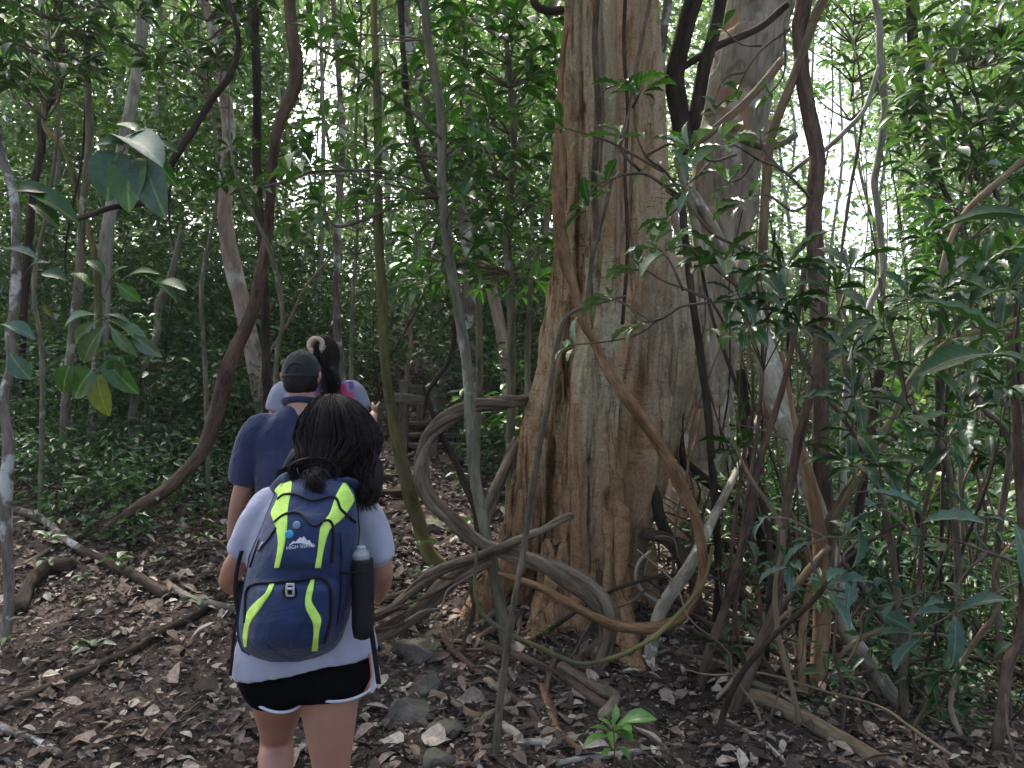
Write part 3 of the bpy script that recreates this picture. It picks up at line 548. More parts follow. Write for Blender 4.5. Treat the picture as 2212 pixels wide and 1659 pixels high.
vine('fallen_branch','dark fallen branch lying across the roots with its broken end against the trunk',[(760,1350,12,4.3),(796,1336,12,4.3),(850,1312,12,4.25),(904,1264,12,4.2),(958,1228,12,4.1),(1012,1207,13,4.05),(1070,1185,13,4.0),(1120,1164,12,4.0),(1174,1140,10,4.1),(1235,1113,7,4.25)],4,'vine',ns=18,cat='branch',rp=2,twist=4)
vine('surface_root','broad grey root running down to the left under the fallen branch',[(780,1400,22,4.3),(832,1365,20,4.3),(904,1318,18,4.25),(958,1268,16,4.2),(1012,1232,14,4.15),(1060,1208,12,4.15)],4,'vine',ns=20,cat='root',rp=3,twist=3)
vine('vine','thin dark pole like stem standing in front of the fluted roots',[(1350,640,3,3.4),(1300,652,4,3.35),(1250,668,4,3.3),(1220,690,5,3.3),(1199,768,6),(1183,872,6),(1166,959,6),(1152,1045,7),(1142,1115,7),(1127,1214,7),(1113,1286,7),(1102,1358,8),(1091,1430,8),(1080,1520,8),(1070,1640,9)],3.3,'twig',cat='stem',kn=.35)
vine('vine','slender dark stem crossing behind the arch of the thick vine',[(916,835,4),(930,880,6),(954,941,7),(982,993,7),(1003,1045,7),(1024,1095,7),(1032,1150,6)],4.5,'dark',cat='stem')
vine('vine','black bent stem above the stairs, hanging from the tall sapling',[(980,691,6),(979,744,6),(965,789,5),(939,824,5),(923,851,4),(915,900,3)],4.4,'dark',cat='stem')
vine('liana','furrowed liana leaning against the left side of the largest trunk base',[(1115,950,10,4.95),(1100,990,12,4.85),(1085,1030,13,4.75),(1066,1075,13,4.7),(1050,1120,12,4.65),(1040,1180,10,4.6)],4.8,'vine',ns=20,rp=3,twist=4)
vine('surface_root','smooth greenish root descending beside the right foot of the largest trunk',[(1640,900,6,5.0),(1600,1000,7,4.8),(1560,1080,9,4.6),(1502,1200,12),(1473,1250,14),(1435,1304,14),(1415,1358,14),(1402,1430,14),(1388,1502,14),(1374,1570,14)],(4.3,4.1),'pale',cat='root')
vine('liana','black arching stem right of the largest trunk, upper one',[(1400,760,8),(1415,860,10),(1456,959,12),(1490,1010,13),(1526,1038,12),(1570,1070,10),(1640,1130,9),(1700,1220,8),(1740,1330,8),(1750,1500,7)],5.1,'dark')
vine('liana','black arching stem right of the largest trunk, lower one',[(1400,1030,10),(1416,1075,12),(1430,1132,13),(1457,1177,13),(1490,1205,13),(1540,1230,11),(1600,1290,9),(1640,1400,8),(1650,1560,7)],4.7,'dark')
vine('liana','reddish brown bowed root right of the largest trunk foot',[(1385,1160,8),(1400,1155,12),(1440,1166,13),(1475,1205,13),(1500,1260,12),(1510,1340,12),(1520,1460,11),(1525,1560,10)],4.6,'reddark',cat='root')
vine('vine','pale thin curly vine beside the right foot of the largest trunk',[(1405,1190,3),(1380,1215,4),(1374,1250,4),(1390,1280,4),(1420,1300,4),(1440,1320,3)],4.4,'white')
for i,(pts,r,m) in enumerate([
 ([(942,1360),(975,1412),(1018,1450),(1066,1488),(1120,1524),(1156,1556),(1163,1590)],8,'reddark'),
 ([(1056,1405),(1120,1427),(1174,1452),(1228,1484),(1282,1520),(1336,1549),(1400,1585),(1440,1639)],10,'reddark'),
 ([(1210,1450),(1250,1475),(1290,1500),(1330,1520),(1300,1560)],12,'vine'),
 ([(904,1502),(958,1513),(1012,1545),(1040,1560)],7,'tan'),
 ([(1170,1490),(1190,1550),(1215,1600),(1270,1640)],7,'orange'),
 ([(1085,1575),(1120,1600),(1128,1640)],9,'pale'),
 ([(1110,1612),(1190,1610),(1270,1600),(1300,1590)],7,'pale'),
 ([(1200,1655),(1300,1640),(1430,1625)],6,'white'),
 ([(1050,1480),(1100,1520),(1050,1560),(1030,1600),(1045,1650)],9,'vine'),
 ([(1200,1420),(1180,1500),(1200,1560),(1130,1580)],7,'reddark'),
 ([(493,1285),(432,1332),(360,1368),(306,1404),(252,1429),(198,1454),(144,1476),(72,1512),(-40,1560)],9,'dark'),
 ([(35,1110),(90,1128),(136,1170),(187,1200),(232,1215)],9,'mottled'),
 ([(48,1228),(90,1205),(126,1184),(170,1165)],6,'twig'),
 ([(-20,1570),(30,1590),(86,1613),(130,1640)],8,'mottled'),
 ([(40,1330),(70,1270),(110,1240),(160,1235)],16,'dark'),
 ([(175,1200),(250,1235),(300,1260),(360,1300)],12,'dark'),
 ([(360,1270),(410,1300),(470,1318),(540,1330)],9,'mottled'),
 ([(1590,1510),(1660,1530),(1740,1570),(1820,1610),(1900,1659)],16,'tan'),
 ([(1560,1480),(1640,1490),(1720,1530),(1790,1600),(1860,1640)],9,'grey'),
 ([(1550,1400),(1600,1385),(1670,1400),(1720,1435),(1790,1480)],6,'pale'),
 ([(1560,1560),(1640,1600),(1700,1659)],5,'pink'),
 ([(2035,1430),(2080,1460),(2125,1510)],5,'white'),
 ([(430,1055),(470,1050),(505,1030)],5,'white'),
 ([(45,985),(90,975),(130,955)],6,'white'),
 ]):
    lab=['red brown root trailing down right from the grey rock','red brown root snaking right towards the bright green seedling','ropy root coiled in front of the largest trunk','smooth tan stick lying beside the mossy rocks','orange brown stick lying left of the bright green seedling','pale short stick beside the foot of the dark pole like stem','pale stick lying flat left of the bright green seedling','whitish stick lying at the bottom under the green seedling','ropy root bent near the bottom centre of the photo','thin red root crossing the litter below the largest trunk','long dark fallen pole lying diagonally across the leaf litter on the left','knobbly grey branch on the ground at the left edge','thin twig leaning up from the litter at the far left','grey stick in the bottom left corner','dark rotten log curved on the ground at the left','dark half buried branch in the litter left of the hikers','grey branch lying close to the left side of the backpack','thick tan root running to the bottom right under the standing stems','grey root above the thick tan one at lower right','pale bent stick arching over the dark hollow at lower right','thin pinkish stick lying at the bottom right of centre','white stick on the sunlit litter at far right','short white twig on the ground left of the man in navy','whitish branch on the ground at the left edge under undergrowth'][i]
    kw=dict(ridge=.2,nr=4) if m=='vine' else {}
    vine('fallen_stick' if 'root' not in lab else 'surface_root',lab,pts,0,m,r,cat='stick' if 'root' not in lab else 'root',ground=True,kn=.25,rough=.15,**kw)
# broken hanging branch upper left
vine('broken_branch','crooked broken branch hanging in the upper left with its pale end pointing left',[(478,-60,5),(493,0,5),(515,86,6),(498,160,7),(459,213,7),(422,273,7),(385,328,8),(351,385,8),(330,428,9),(300,440,7),(243,448,6),(187,467,6),(153,476,5)],4.6,'dark',cat='branch',kn=.2)
# aerial roots at the second trunk
for i,(pts,r,m) in enumerate([([(1462,340),(1474,384),(1495,448),(1512,555),(1520,680),(1535,850)],9,'pale'),([(1440,400),(1457,469),(1482,555),(1500,700),(1510,880)],9,'pale'),([(1480,400),(1499,427),(1542,495),(1568,555),(1600,620),(1640,720)],12,'pale'),([(1505,-20),(1495,10),(1474,85),(1457,171),(1470,256),(1480,340)],20,'dark'),([(1560,-20),(1545,60),(1520,150),(1500,260),(1480,330)],15,'dark'),([(1700,10),(1640,60),(1560,95),(1500,130),(1440,170)],8,'dark'),([(1690,130),(1640,190),(1590,240),(1530,290),(1480,330)],9,'tan'),([(1447,-20),(1435,60),(1425,200),(1432,320)],9,'mottled'),([(1720,290),(1690,310),(1650,318),(1600,300)],8,'grey'),([(1150,-15),(1160,15),(1190,24),(1216,22)],10,'dark')]):
    vine('aerial_root' if i<3 else 'liana',['pale aerial root in the gap between the two trunks, left one','pale aerial root in the gap between the two trunks, shortest and lowest','thick pale aerial root crossing diagonally over the leaning trunk','thick black stem in the dark gap between the two trunks','black stem hugging the left side of the leaning trunk','dark branch crossing the top of the leaning trunk','tan branch slanting across the leaning trunk','slim mottled stem on the right side of the largest trunk top','curved grey stem arching out from the leaning trunk','black bent stub at the left of the largest trunk top'][i],pts,4.7 if i==9 else 5.4,m,r,cat='aerial root' if i<3 else 'liana')
# clinging vines on main trunk
for i,(pts,r) in enumerate([([(1328,-20),(1328,60),(1330,150),(1338,240),(1332,330),(1336,450),(1334,560)],5),([(1408,-20),(1390,70),(1376,140),(1362,220),(1350,280),(1335,330),(1310,440),(1280,560),(1262,700)],4),([(1352,-30),(1348,100),(1356,240),(1350,380),(1356,520),(1345,700)],4),([(1290,-20),(1285,100),(1292,240),(1283,380),(1290,520)],7)]):
    vine('vine',['pale thin vine running straight down the face of the largest trunk','thin brown vine slanting down across the face of the largest trunk','thin dark vine hanging in the furrow right of the face of the largest trunk','brown vine pressed into the furrow of the largest trunk'][i],pts,4.36 if i!=3 else 4.47,['tan','twig','dark','reddark'][i],r)
# tangle of thin stems at lower right and roots radiating from the largest tree
for i in range(78):
    x=rng.uniform(.85,3.4); y=rng.uniform(3.4,6.8); g=float(gh(x,y)); n=7; H=rng.uniform(.8,2.6); lx=rng.normal(0,.28)
    P=np.stack([x+lx*np.linspace(0,1,n)**1.3+np.cumsum(rng.normal(0,.045,n)),y+np.cumsum(rng.normal(0,.05,n)),g-.05+H*np.linspace(0,1,n)],-1)[::-1]
    mb=MB(); r=rng.uniform(.005,.016); tube(mb,P-P[-1],np.linspace(r*.5,r,n),7,step=.06,seed=i,kn=.3); c=['reddark','dark','tan'][i%3]
    o=mb.build('liana',M[c]); o.location=tuple(P[-1]); nm=['thin reddish','thin black','thin tan'][i%3]; tag(o,nm+' stem among the dense tangle at lower right','liana',nm+' stems in the lower right tangle')
for i in range(54):
    x=rng.uniform(.7,3.3); y=rng.uniform(3.6,6.2); a=rng.uniform(0,6.28); L=rng.uniform(.5,1.6); n=7; t=np.linspace(-.5,.5,n); arc=rng.uniform(.02,.5); b0=rng.uniform(0,.35)
    X=x+np.cos(a)*L*t+rng.normal(0,.03,n); Y=y+np.sin(a)*L*.6*t+rng.normal(0,.03,n); P=np.stack([X,Y,gh(X,Y)+.01+b0*(t+.5)+arc*(1-4*t*t)*rng.uniform(.6,1)],-1); r=rng.uniform(.004,.014)
    mb=MB(); tube(mb,P-P[-1],np.linspace(r,r*.5,n),7,step=.03,seed=i,kn=.3,rough=.15); c=['tan','dark','reddark'][i%3]
    o=mb.build('liana',M[c]); o.location=tuple(P[-1]); nm=['tan','black','reddish'][i%3]; tag(o,nm+' vine bowed low over the ground in the tangle at lower right','liana',nm+' bowed vines at lower right')
for i,(x0,y0,x1,y1,d) in enumerate([(790,1375,1010,1222,4.22),(840,1290,1030,1190,4.3),(800,1325,1000,1240,4.15),(880,1345,1040,1225,4.1),(930,1250,1100,1160,4.15),(960,1420,1030,1250,4.25),(1000,1400,1040,1230,4.3)]):
    n=6; t=np.linspace(0,1,n); P=np.array([W(x0+(x1-x0)*a+rng.normal(0,7),y0+(y1-y0)*a+rng.normal(0,6)+14*math.sin(a*3),d+rng.normal(0,.02)) for a in t]); mb=MB(); r=rng.uniform(.007,.014); tube(mb,P-P[-1],np.linspace(r,r*.6,n),10,step=.02,seed=i,ridge=.15,nr=4,kn=.3,rough=.15)
    o=mb.build('surface_root',M[['reddark','vine'][i%2]]); o.location=tuple(P[-1]); nm=['red brown','grey'][i%2]; tag(o,nm+' thin root running beside the fallen branch left of the largest trunk','root',nm+' thin roots beside the fallen branch')
for i in range(16):
    a=rng.uniform(-2.9,.5); L=rng.uniform(.35,1.1); r0=rng.uniform(.42,.6); t=np.linspace(0,1,6); aa=a+np.cumsum(rng.normal(0,.14,6))
    X=MT[0]+.1+np.cos(aa)*(r0+L*t); Y=MT[1]-.1+np.sin(aa)*(r0*.8+L*t); r=rng.uniform(.010,.026)
    P=np.stack([X,Y,gh(X,Y)+r*.4-.03*t+.02*rng.random(6)],-1); mb=MB(); tube(mb,P-P[-1],np.linspace(r,r*.4,6),12,step=.02,seed=i,ridge=.2,nr=4,kn=.3); c=['reddark','vine','tan'][i%3]
    o=mb.build('surface_root',M[c]); o.location=tuple(P[-1]); nm=['red brown','ropy grey','tan'][i%3]; tag(o,nm+' root creeping over the litter around the largest trunk','root',nm+' roots around the largest trunk')
# ---------------- rocks ----------------
def rock(px,py,wx,hz,seed,label,d=None):
    g=G(px,py+hz*.6); dd=np.dot(g-np.array([0,0,CZ]),_F)
    a=wx*dd/FPX; c=hz*dd/FPX
    bm=bmesh.new(); bmesh.ops.create_icosphere(bm,subdivisions=5,radius=1)
    v=np.array([x.co[:] for x in bm.verts]); n=v.copy()
    # planar chops
    rs=np.random.default_rng(seed)
    for k in range(16):
        q=rs.normal(size=3); q/=np.linalg.norm(q); h=rs.uniform(.5,.8); s_=v@q; v=v-np.maximum(0,s_-h)[:,None]*q*.9
    v=v*(1+.10*vn(n*2.3+seed)+.04*vn(n*8+seed)+.02*vn(n*20+seed))[:,None]*np.array([a,a*.85,c*1.15])
    for x,cc in zip(bm.verts,v): x.co=cc
    me=bpy.data.meshes.new('rock'); bm.to_mesh(me); bm.free(); me.polygons.foreach_set('use_smooth',np.ones(len(me.polygons),bool))
    o=mkobj('rock',me,M['rock']); o.rotation_euler=(rs.uniform(-.15,.15),rs.uniform(-.2,.2),rs.uniform(-1,1)*.3); o.location=(g[0],g[1]+a*.4,g[2]+c*.08); tag(o,label,'rock')
rock(893,1405,68,38,1,'grey angular rock at the foot of the broad root beside the trail')
rock(922,1482,50,36,2,'mossy rounded rock just below the grey angular one')
rock(892,1540,62,34,3,'low mossy rock in the middle of the rock row, left of the tan stick')
rock(958,1580,58,34,4,'mossy greenish rock right of the low mossy one')
rock(942,1645,48,32,5,'small dark rock at the bottom edge of the photo')
rock(938,1208,34,20,6,'small dark stone below the mossy yellow tree')
rock(925,1135,40,26,7,'dark boulder behind the foot of the mossy yellow tree')
rock(905,1240,26,14,8,'flat small stone on the trail edge')
# ---------------- stairs ----------------
def box(mb,c,s,rot=0,tilt=0,bev=.006):
    bm=bmesh.new(); bmesh.ops.create_cube(bm,size=1); bmesh.ops.scale(bm,vec=s,verts=bm.verts)
    bmesh.ops.bevel(bm,geom=bm.edges[:],offset=bev,segments=1,affect='EDGES')
    bmesh.ops.subdivide_edges(bm,edges=[e for e in bm.edges if e.calc_length()>.2],cuts=5)
    M4=Matrix.Translation(Vector(c))@Matrix.Rotation(rot,4,'Z')@Matrix.Rotation(tilt,4,'Y'); 
    bmesh.ops.triangulate(bm,faces=bm.faces[:])
    L=np.array([x.co[:] for x in bm.verts]); L2=L+vn(L*9+np.array(c))[:,None]*.004
    v=np.array([(M4@Vector(q))[:] for q in L2]); f=np.array([[q.index for q in p.verts] for p in bm.faces]); bm.free()
    bk=L[:,[1,2,0]]+np.array(c) if s[0]>s[2] else L[:,[0,1,2]]+np.array(c)
    mb.add(v,None,f,bk)
st=W(950,975,9.1); st[2]=gh(st[0],st[1])
ST=thing('trail_stairs','weathered wooden trail stairs with plank steps up the slope','stairs',st)
xs0=W(872,975,9.4)[0]; xs1=W(1045,975,9.4)[0]
for k,(py,d) in enumerate([(962,9.1),(940,9.4),(914,9.8)]):
    c=W(955,py,d); mb=MB(); box(mb,(c[0],c[1],c[2]),((xs1-xs0),.30,.045)); mb.build('tread',M['wood'],ST,smooth=False)
    mb=MB(); box(mb,(c[0],c[1]-.10,c[2]-.07),((xs1-xs0)*.97,.035,.09)); mb.build('riser',M['dark'],ST,smooth=False)
RL=thing('stair_railing','grey wooden post and rail fence beside the trail stairs','railing',W(936,985,8.9))
for px,y0,y1,d,wd in [(872,822,985,8.9,.10),(936,848,1000,8.7,.09),(957,812,960,9.6,.09),(907,838,925,9.9,.08),(1046,830,950,9.6,.08)]:
    a=W(px,y0,d); b=W(px,y1,d); g=min(b[2],gh(b[0],b[1]))-.1; mb=MB(); box(mb,(a[0],a[1],(a[2]+g)/2),(wd,wd,a[2]-g)); mb.build('post',M['wood'],RL,smooth=False)
for x0,x1,y0,y1,d in [(850,925,858,866,8.82),(878,1000,838,850,9.75),(1000,1180,842,830,10.2)]:
    a=W(x0,y0,d);b=W(x1,y1,d); mb=MB(); L=b[0]-a[0]; box(mb,((a[0]+b[0])/2,a[1]-.06,(a[2]+b[2])/2),(L,.03,.10),0,-math.atan2(b[2]-a[2],L)); mb.build('rail',M['wood'],RL,smooth=False)
for i,(px,py) in enumerate([(845,1042),(840,1078)]):
    g=G(px,py); mb=MB(); box(mb,(0,0,0),(.62,.08,.11)); o=mb.build('step_log',M['dark'],smooth=False); o.location=(g[0],g[1],g[2]+.02); tag(o,['dark timber edging a trail step, upper one on the path','dark timber edging a trail step, lower one on the path'][i],'step')
# ---------------- foliage ----------------
def spray(name,label,twigs,d,mat,L,k=7,kind='hi',cat='leafy branch',tw='twig',r=3,ends=(),wr=.34,side=0,droop=.25,group=None):
    """twigs: list of px polylines; whorl at the end of each; side leaves along"""
    P0,_=pth(twigs[0],d,r); t=thing(name,label,cat,P0[0],group)
    mb=MB(); lb=MB()
    for tp in twigs:
        dd=d+rng.uniform(-.12,.12); P,q=pth([p[:2] for p in tp],(d,dd),(r,r*.45)); P=P+rng.normal(0,.008,P.shape)
        tube(mb,P,q,6,step=.03,seed=random.randint(0,99))
        ax=P[-1]-P[-2]; ax=ax/np.linalg.norm(ax); ax[2]=max(ax[2],.15)+.25; ax[1]+=rng.uniform(-.5,.3)
        whorl(lb,P[-1],ax,k,L,kind,wr,droop=droop)
        n=int(side*len(tp))
        for _ in range(n):
            i=random.randrange(len(P)-1); s_=random.random(); whorl(lb,P[i]*(1-s_)+P[i+1]*s_,rdir(1)[0]+np.array([0,0,.4]),2,L*.8,kind,wr,droop=droop)
    mb.build('twig',M[tw],t); lb.build('leaves',M[mat],t,smooth=kind!='lo'); return t
def whorls_at(t,ctrs,d,anchors,mat,L,k=7,kind='hi',r=2.2,wr=.34,tw='twig',name='leaves',tn='twigs',sag=8):
    """whorls at px centres joined by curved twigs to the nearest anchor (px,py,d)"""
    mb=MB(); lb=MB()
    for c in ctrs:
        dd=c[2] if len(c)>2 else d+rng.uniform(-.25,.25)
        a=min(anchors,key=lambda q:(q[0]-c[0])**2+((q[1]-c[1]-60)*.7)**2)
        p0=W(a[0],a[1],a[2]); p1=W(c[0],c[1],dd); m=(p0+p1)/2+rdir(1)[0]*.04
        rr=min(r,1.9)*dd/FPX*.8; tube(mb,np.array([p0,m,p1]),np.array([rr*1.4,rr*1.0,rr*.6]),6,step=.04,seed=random.randint(0,99))
        ax=(p1-m); ax/=np.linalg.norm(ax); ax[2]+=.35; ax[1]-=.15
        whorl(lb,p1,ax,k+rng.integers(-1,3),L*rng.uniform(.8,1.15),kind,wr)
    mb.build(tn,M[tw],t); lb.build(name,M[mat],t)
# leafy sapling in the centre: whorls to left and right of the tall sapling
anch=[(x,y,4.2) for x,y in [(941,171),(954,256),(954,341),(956,427),(965,500),(971,554),(924,85)]]
ctr=[(796,171),(702,256),(809,316),(668,354),(678,78),(826,247),(868,448),(770,110),(740,60),(880,300),(900,200),(850,150),(900,520),(840,380),(790,420),(1010,180),(1030,300),(1000,420),(1060,240),(1090,340),(1040,480),(690,440),(640,480),(910,610),(1010,560),(1075,420),(620,370)]
whorls_at(S14,ctr,4.15,anch,'leaf_near',.155,7)
for pts in [[(570,405),(640,385),(677,371),(760,368),(826,371),(890,385),(950,408)],[(954,300),(900,250),(860,225),(810,190),(770,150),(700,110),(675,90)],[(700,430),(705,462),(730,490),(800,470),(860,440),(930,400)]]:
    mb=MB(); P,r=pth(pts,4.15,3); tube(mb,P,r,6); mb.build('branch',M['twig'],S14)
# dark leafy mass between that sapling and the big trunk
bt=W(1100,700,5.6)
LB=thing('leafy_shrub_tree','dense dark green leafy small tree behind the tall sapling, left of the largest trunk','tree',(bt[0],bt[1],float(gh(bt[0],bt[1]))))
mb=MB(); P=np.array([[bt[0],bt[1],gh(bt[0],bt[1])-.1],W(1105,700,5.6),W(1095,500,5.6),W(1110,300,5.6),W(1090,50,5.6),W(1080,-120,5.6)]); tube(mb,P,[.035,.03,.028,.024,.018,.01],10); mb.build('trunk',M['grey'],LB)
an=[(1100,y,5.6) for y in range(-60,640,50)]
cs=[(rng.uniform(880,1215),rng.uniform(-30,640),rng.uniform(4.8,6.6)) for _ in range(115)]
whorls_at(LB,cs,5.6,an,'leaf_near',.17,7,r=3)
cs=[(rng.uniform(640,900),rng.uniform(-30,520),rng.uniform(5.5,7)) for _ in range(26)]
bt=W(760,700,6.6)
LC=thing('leafy_shrub_tree','slender leafy tree with whorled leaves above the hikers','tree',(bt[0],bt[1],float(gh(bt[0],bt[1]))))
mb=MB(); P=np.array([[bt[0],bt[1],gh(bt[0],bt[1])-.1],W(760,700,6.6),W(772,500,6.5),W(768,300,6.4),W(780,50,6.4),W(770,-100,6.4)]); tube(mb,P,[.02,.016,.014,.012,.010,.006],8); mb.build('trunk',M['grey'],LC)
whorls_at(LC,cs,6.4,[(770,y,6.45) for y in range(-50,560,50)],'leaf_near',.17,7,r=2.5)
# upper-left dark canopy leaves
def shrubtree(label,bx,d,box_,n,L,mat,nm='leafy_shrub_tree',dr=.8,kind='hi',tm='grey'):
    b=W(bx,900,d); g=float(gh(b[0],b[1])); t=thing(nm,label,'tree',(b[0],b[1],g)); x0,x1,y0,y1=box_
    mb=MB(); P=np.array([[b[0],b[1],g-.1],*[W(bx+(x0+x1-2*bx)/2*tt**1.5+22*math.sin(bx+tt*9),900+(y0-900)*tt,d+.15*math.sin(bx*3+tt*7)) for tt in (.12,.3,.5,.7,.85,1)]]); tube(mb,P,[.02,.017,.016,.015,.012,.009,.005],8,kn=.3,rough=.15); mb.build('trunk',M[tm],t)
    an=[(bx+((x0+x1)/2-bx)*(1-(y-y0)/(y1-y0+180)),y,d) for y in np.linspace(y0,y1+60,8)]
    whorls_at(t,[(rng.uniform(x0,x1),rng.uniform(y0,y1),d+rng.uniform(-dr,dr)) for _ in range(n)],d,an,mat,L,7,kind=kind,r=3); return t
shrubtree('leafy tree with drooping dark leaves filling the upper left corner',90,6.2,(-60,300,-40,200),55,.17,'leaf_dark')
shrubtree('leafy tree with dark whorls between the pale trunk and the dark twin stems',455,6.6,(330,560,-40,200),34,.17,'leaf_dark')
shrubtree('leafy sapling with whorled leaves around the crooked broken branch',620,5.6,(400,560,190,430),12,.15,'leaf_near',dr=.3)
shrubtree('leafy tree in the upper right corner with glossy mid green leaves',2120,6.2,(1930,2260,-30,330),95,.19,'leaf_mid',dr=1.0)
shrubtree('leafy tree with sunlit leaves right of the dark kinked tree top',1830,7.5,(1740,1960,-30,200),34,.16,'leaf_mid')
shrubtree('low leafy tree behind the double stemmed tree at right',2090,5.5,(1960,2240,330,600),42,.17,'leaf_near')
# foreground sprays over the main trunk
spray('leafy_branch','leafy branch with green leaves crossing the middle of the largest trunk',[[(1620,540),(1540,500),(1480,430),(1430,370),(1400,340),(1375,270),(1372,170)],[(1430,370),(1370,330),(1300,300),(1210,268)],[(1480,430),(1440,400),(1380,370),(1300,395),(1262,440)],[(1380,370),(1350,330),(1345,300)],[(1400,340),(1450,310),(1483,330)],[(1372,240),(1390,200)],[(1372,210),(1340,190)],[(1340,380),(1310,400)],[(1440,400),(1470,440),(1440,470)]],3.3,'leaf_near',.125,6,'wavy',r=4,side=.25)
spray('leafy_branch','leafy branch with pale sheen leaves right of the trunk gap at upper middle',[[(1760,420),(1690,370),(1640,345),(1590,330),(1560,305)],[(1640,345),(1600,380),(1570,400)],[(1690,370),(1650,320),(1640,290)],[(1590,330),(1530,350),(1490,320)],[(1760,420),(1720,450),(1660,420),(1600,430)],[(1530,350),(1500,380),(1480,405)]],3.1,'leaf_pale',.135,6,'wavy',r=3.5)
spray('leafy_branch','lower leafy branch with pale drooping leaves over the trunk crevice',[[(1700,640),(1620,640),(1540,650),(1470,665),(1420,690),(1370,720),(1320,735),(1240,745)],[(1540,650),(1480,620),(1430,600),(1380,570)],[(1470,665),(1430,690),(1380,690)],[(1620,640),(1580,600),(1530,560)],[(1420,690),(1360,660),(1320,640)],[(1700,640),(1660,690),(1640,690)],[(1540,650),(1550,690),(1575,720)],[(1480,620),(1440,560),(1400,520)],[(1530,560),(1480,530),(1440,545)]],3.0,'leaf_pale',.125,6,'wavy',r=3.5,side=.12)
spray('leafy_branch','short leafy twig reaching over the second trunk near the top right of the largest trunk',[[(1700,60),(1650,100),(1610,150),(1590,200)],[(1650,100),(1600,90),(1560,60)],[(1610,150),(1570,170),(1540,230)],[(1700,60),(1690,160),(1660,210)]],4.2,'leaf_near',.13,5,'hi',r=3)
# right side dark sprays, large shrub
RT=thing('understory_shrub','dark leafy shrub with wavy edged leaves filling the right side','shrub',(1.9,3.9,float(gh(1.9,3.9))))
ctrs=[(rng.uniform(1560,2230),rng.uniform(540,1010),rng.uniform(2.9,4.6)) for _ in range(50)]
ctrs+= [(x,y,3.0) for x,y in [(1560,560),(1640,590),(1590,640),(1700,650),(1620,700),(1730,700),(1840,760),(1900,690),(1960,640),(2050,600),(2130,560),(2000,790),(2100,800),(1850,850),(1940,900),(2080,900),(1700,900),(1790,620),(2180,620),(2060,960),(1900,1000)]]
an=[(x,y,3.7) for x,y in [(1670,1100),(1700,950),(1760,820),(1840,930),(1900,1050),(1960,860),(2040,980),(2110,860),(2180,960),(1800,700),(2000,720),(1650,800),(2150,720),(1900,600),(2050,640)]]
ctrs=[c for c in ctrs if not (1615<c[0]<1800 and c[1]>700)]
whorls_at(RT,ctrs,3.5,an,'leaf_dark',.165,6,kind='wavy',r=3.5)
ctrs=[(rng.uniform(1500,2230),rng.uniform(1120,1560),rng.uniform(3.5,5.2)) for _ in range(58)]
an2=[(x,y,4.3) for x,y in [(1600,1560),(1680,1400),(1760,1500),(1830,1350),(1900,1560),(1980,1400),(2050,1540),(2120,1380),(2190,1540),(1560,1300)]]
whorls_at(RT,ctrs,4.3,an2,'leaf_dark',.12,5,kind='wavy',r=2.5)
mb=MB()
for a in [[(1960,1640),(1940,1300),(1900,1050),(1840,930),(1760,820),(1700,700)],[(2060,1640),(2070,1250),(2040,980),(1960,860),(1900,600)],[(2190,1640),(2150,1250),(2180,960),(2110,860),(2050,640)]]:
    P,r=pth(a,3.7,(9,4)); P[0,2]=gh(P[0,0],P[0,1])-.1; tube(mb,P,r,8)
mb.build('stem',M['twig'],RT)
spray('leafy_branch','low leafy twig with teal sheen leaves in front of the pale spotted trunk',[[(2212,1220),(2130,1190),(2060,1170),(1960,1150),(1860,1165),(1780,1160),(1740,1165)],[(1960,1150),(1930,1110),(1900,1100)],[(2130,1190),(2100,1150),(2110,1110)],[(1780,1160),(1730,1195),(1690,1215)],[(1860,1165),(1820,1200),(1840,1230)],[(2060,1170),(2010,1240),(2000,1300)],[(2130,1190),(2080,1260),(2060,1330)],[(1780,1160),(1700,1130),(1640,1120)],[(1740,1165),(1760,1230),(1780,1270)]],2.9,'leaf_teal',.14,4,'wavy',r=3.5)
spray('leafy_branch','teal leaves on a low twig above the lichen banded trunk',[[(2212,1260),(2100,1290),(2000,1280),(1930,1290)],[(2100,1290),(2030,1350),(1960,1370)],[(2000,1280),(1900,1310),(1850,1300)]],3.0,'leaf_teal',.15,4,'wavy',r=3)
# big single leaves at right
def bigleaf(name,label,leafs,mat,kind,cat='leaf'):
    base=W(*leafs[0][:3]); t=thing(name,label,cat,base); 
    for (x,y,d,x2,y2,d2,wd,curl) in leafs:
        lb=MB(); mb=MB()
        a=W(x,y,d); b=W(x2,y2,d2); ax=b-a; L=np.linalg.norm(ax); nor=np.array([[.05,-1,.1]]) if (b[2]-a[2])<-.6*abs(b[0]-a[0]) else np.array([[.1,-.55,.8]])
        leaves(lb,a[None],ax[None],nor,np.array([L]),np.array([L*wd]),kind,np.array([rng.random()]),curl=np.array([curl]))
        s=a-ax/L*.06+np.array([0,0.03,-.03]); tube(mb,np.array([a,(a+s)/2,s]),[.002,.0022,.0025],5,step=.02)
        sk=mb.build('stalk',M['twig'],t); lb.build('leaf_blade',M[mat],t)
bigleaf('large_leaf','long dark drooping leaf reaching in from the right edge, upper one',[(2260,480,2.2,2040,470,2.3,.26,0)],'leaf_dark','hi')
bigleaf('large_leaf','long dark leaf with curled tip at the right edge, middle one',[(1985,650,2.5,2200,720,2.4,.30,.15)],'leaf_dark','wavy')
bigleaf('large_leaf','pair of dark leaves in line at the right edge, lower',[(2140,765,2.6,1990,790,2.6,.38,.05),(2130,770,2.6,2230,775,2.5,.35,.05)],'leaf_dark','hi')
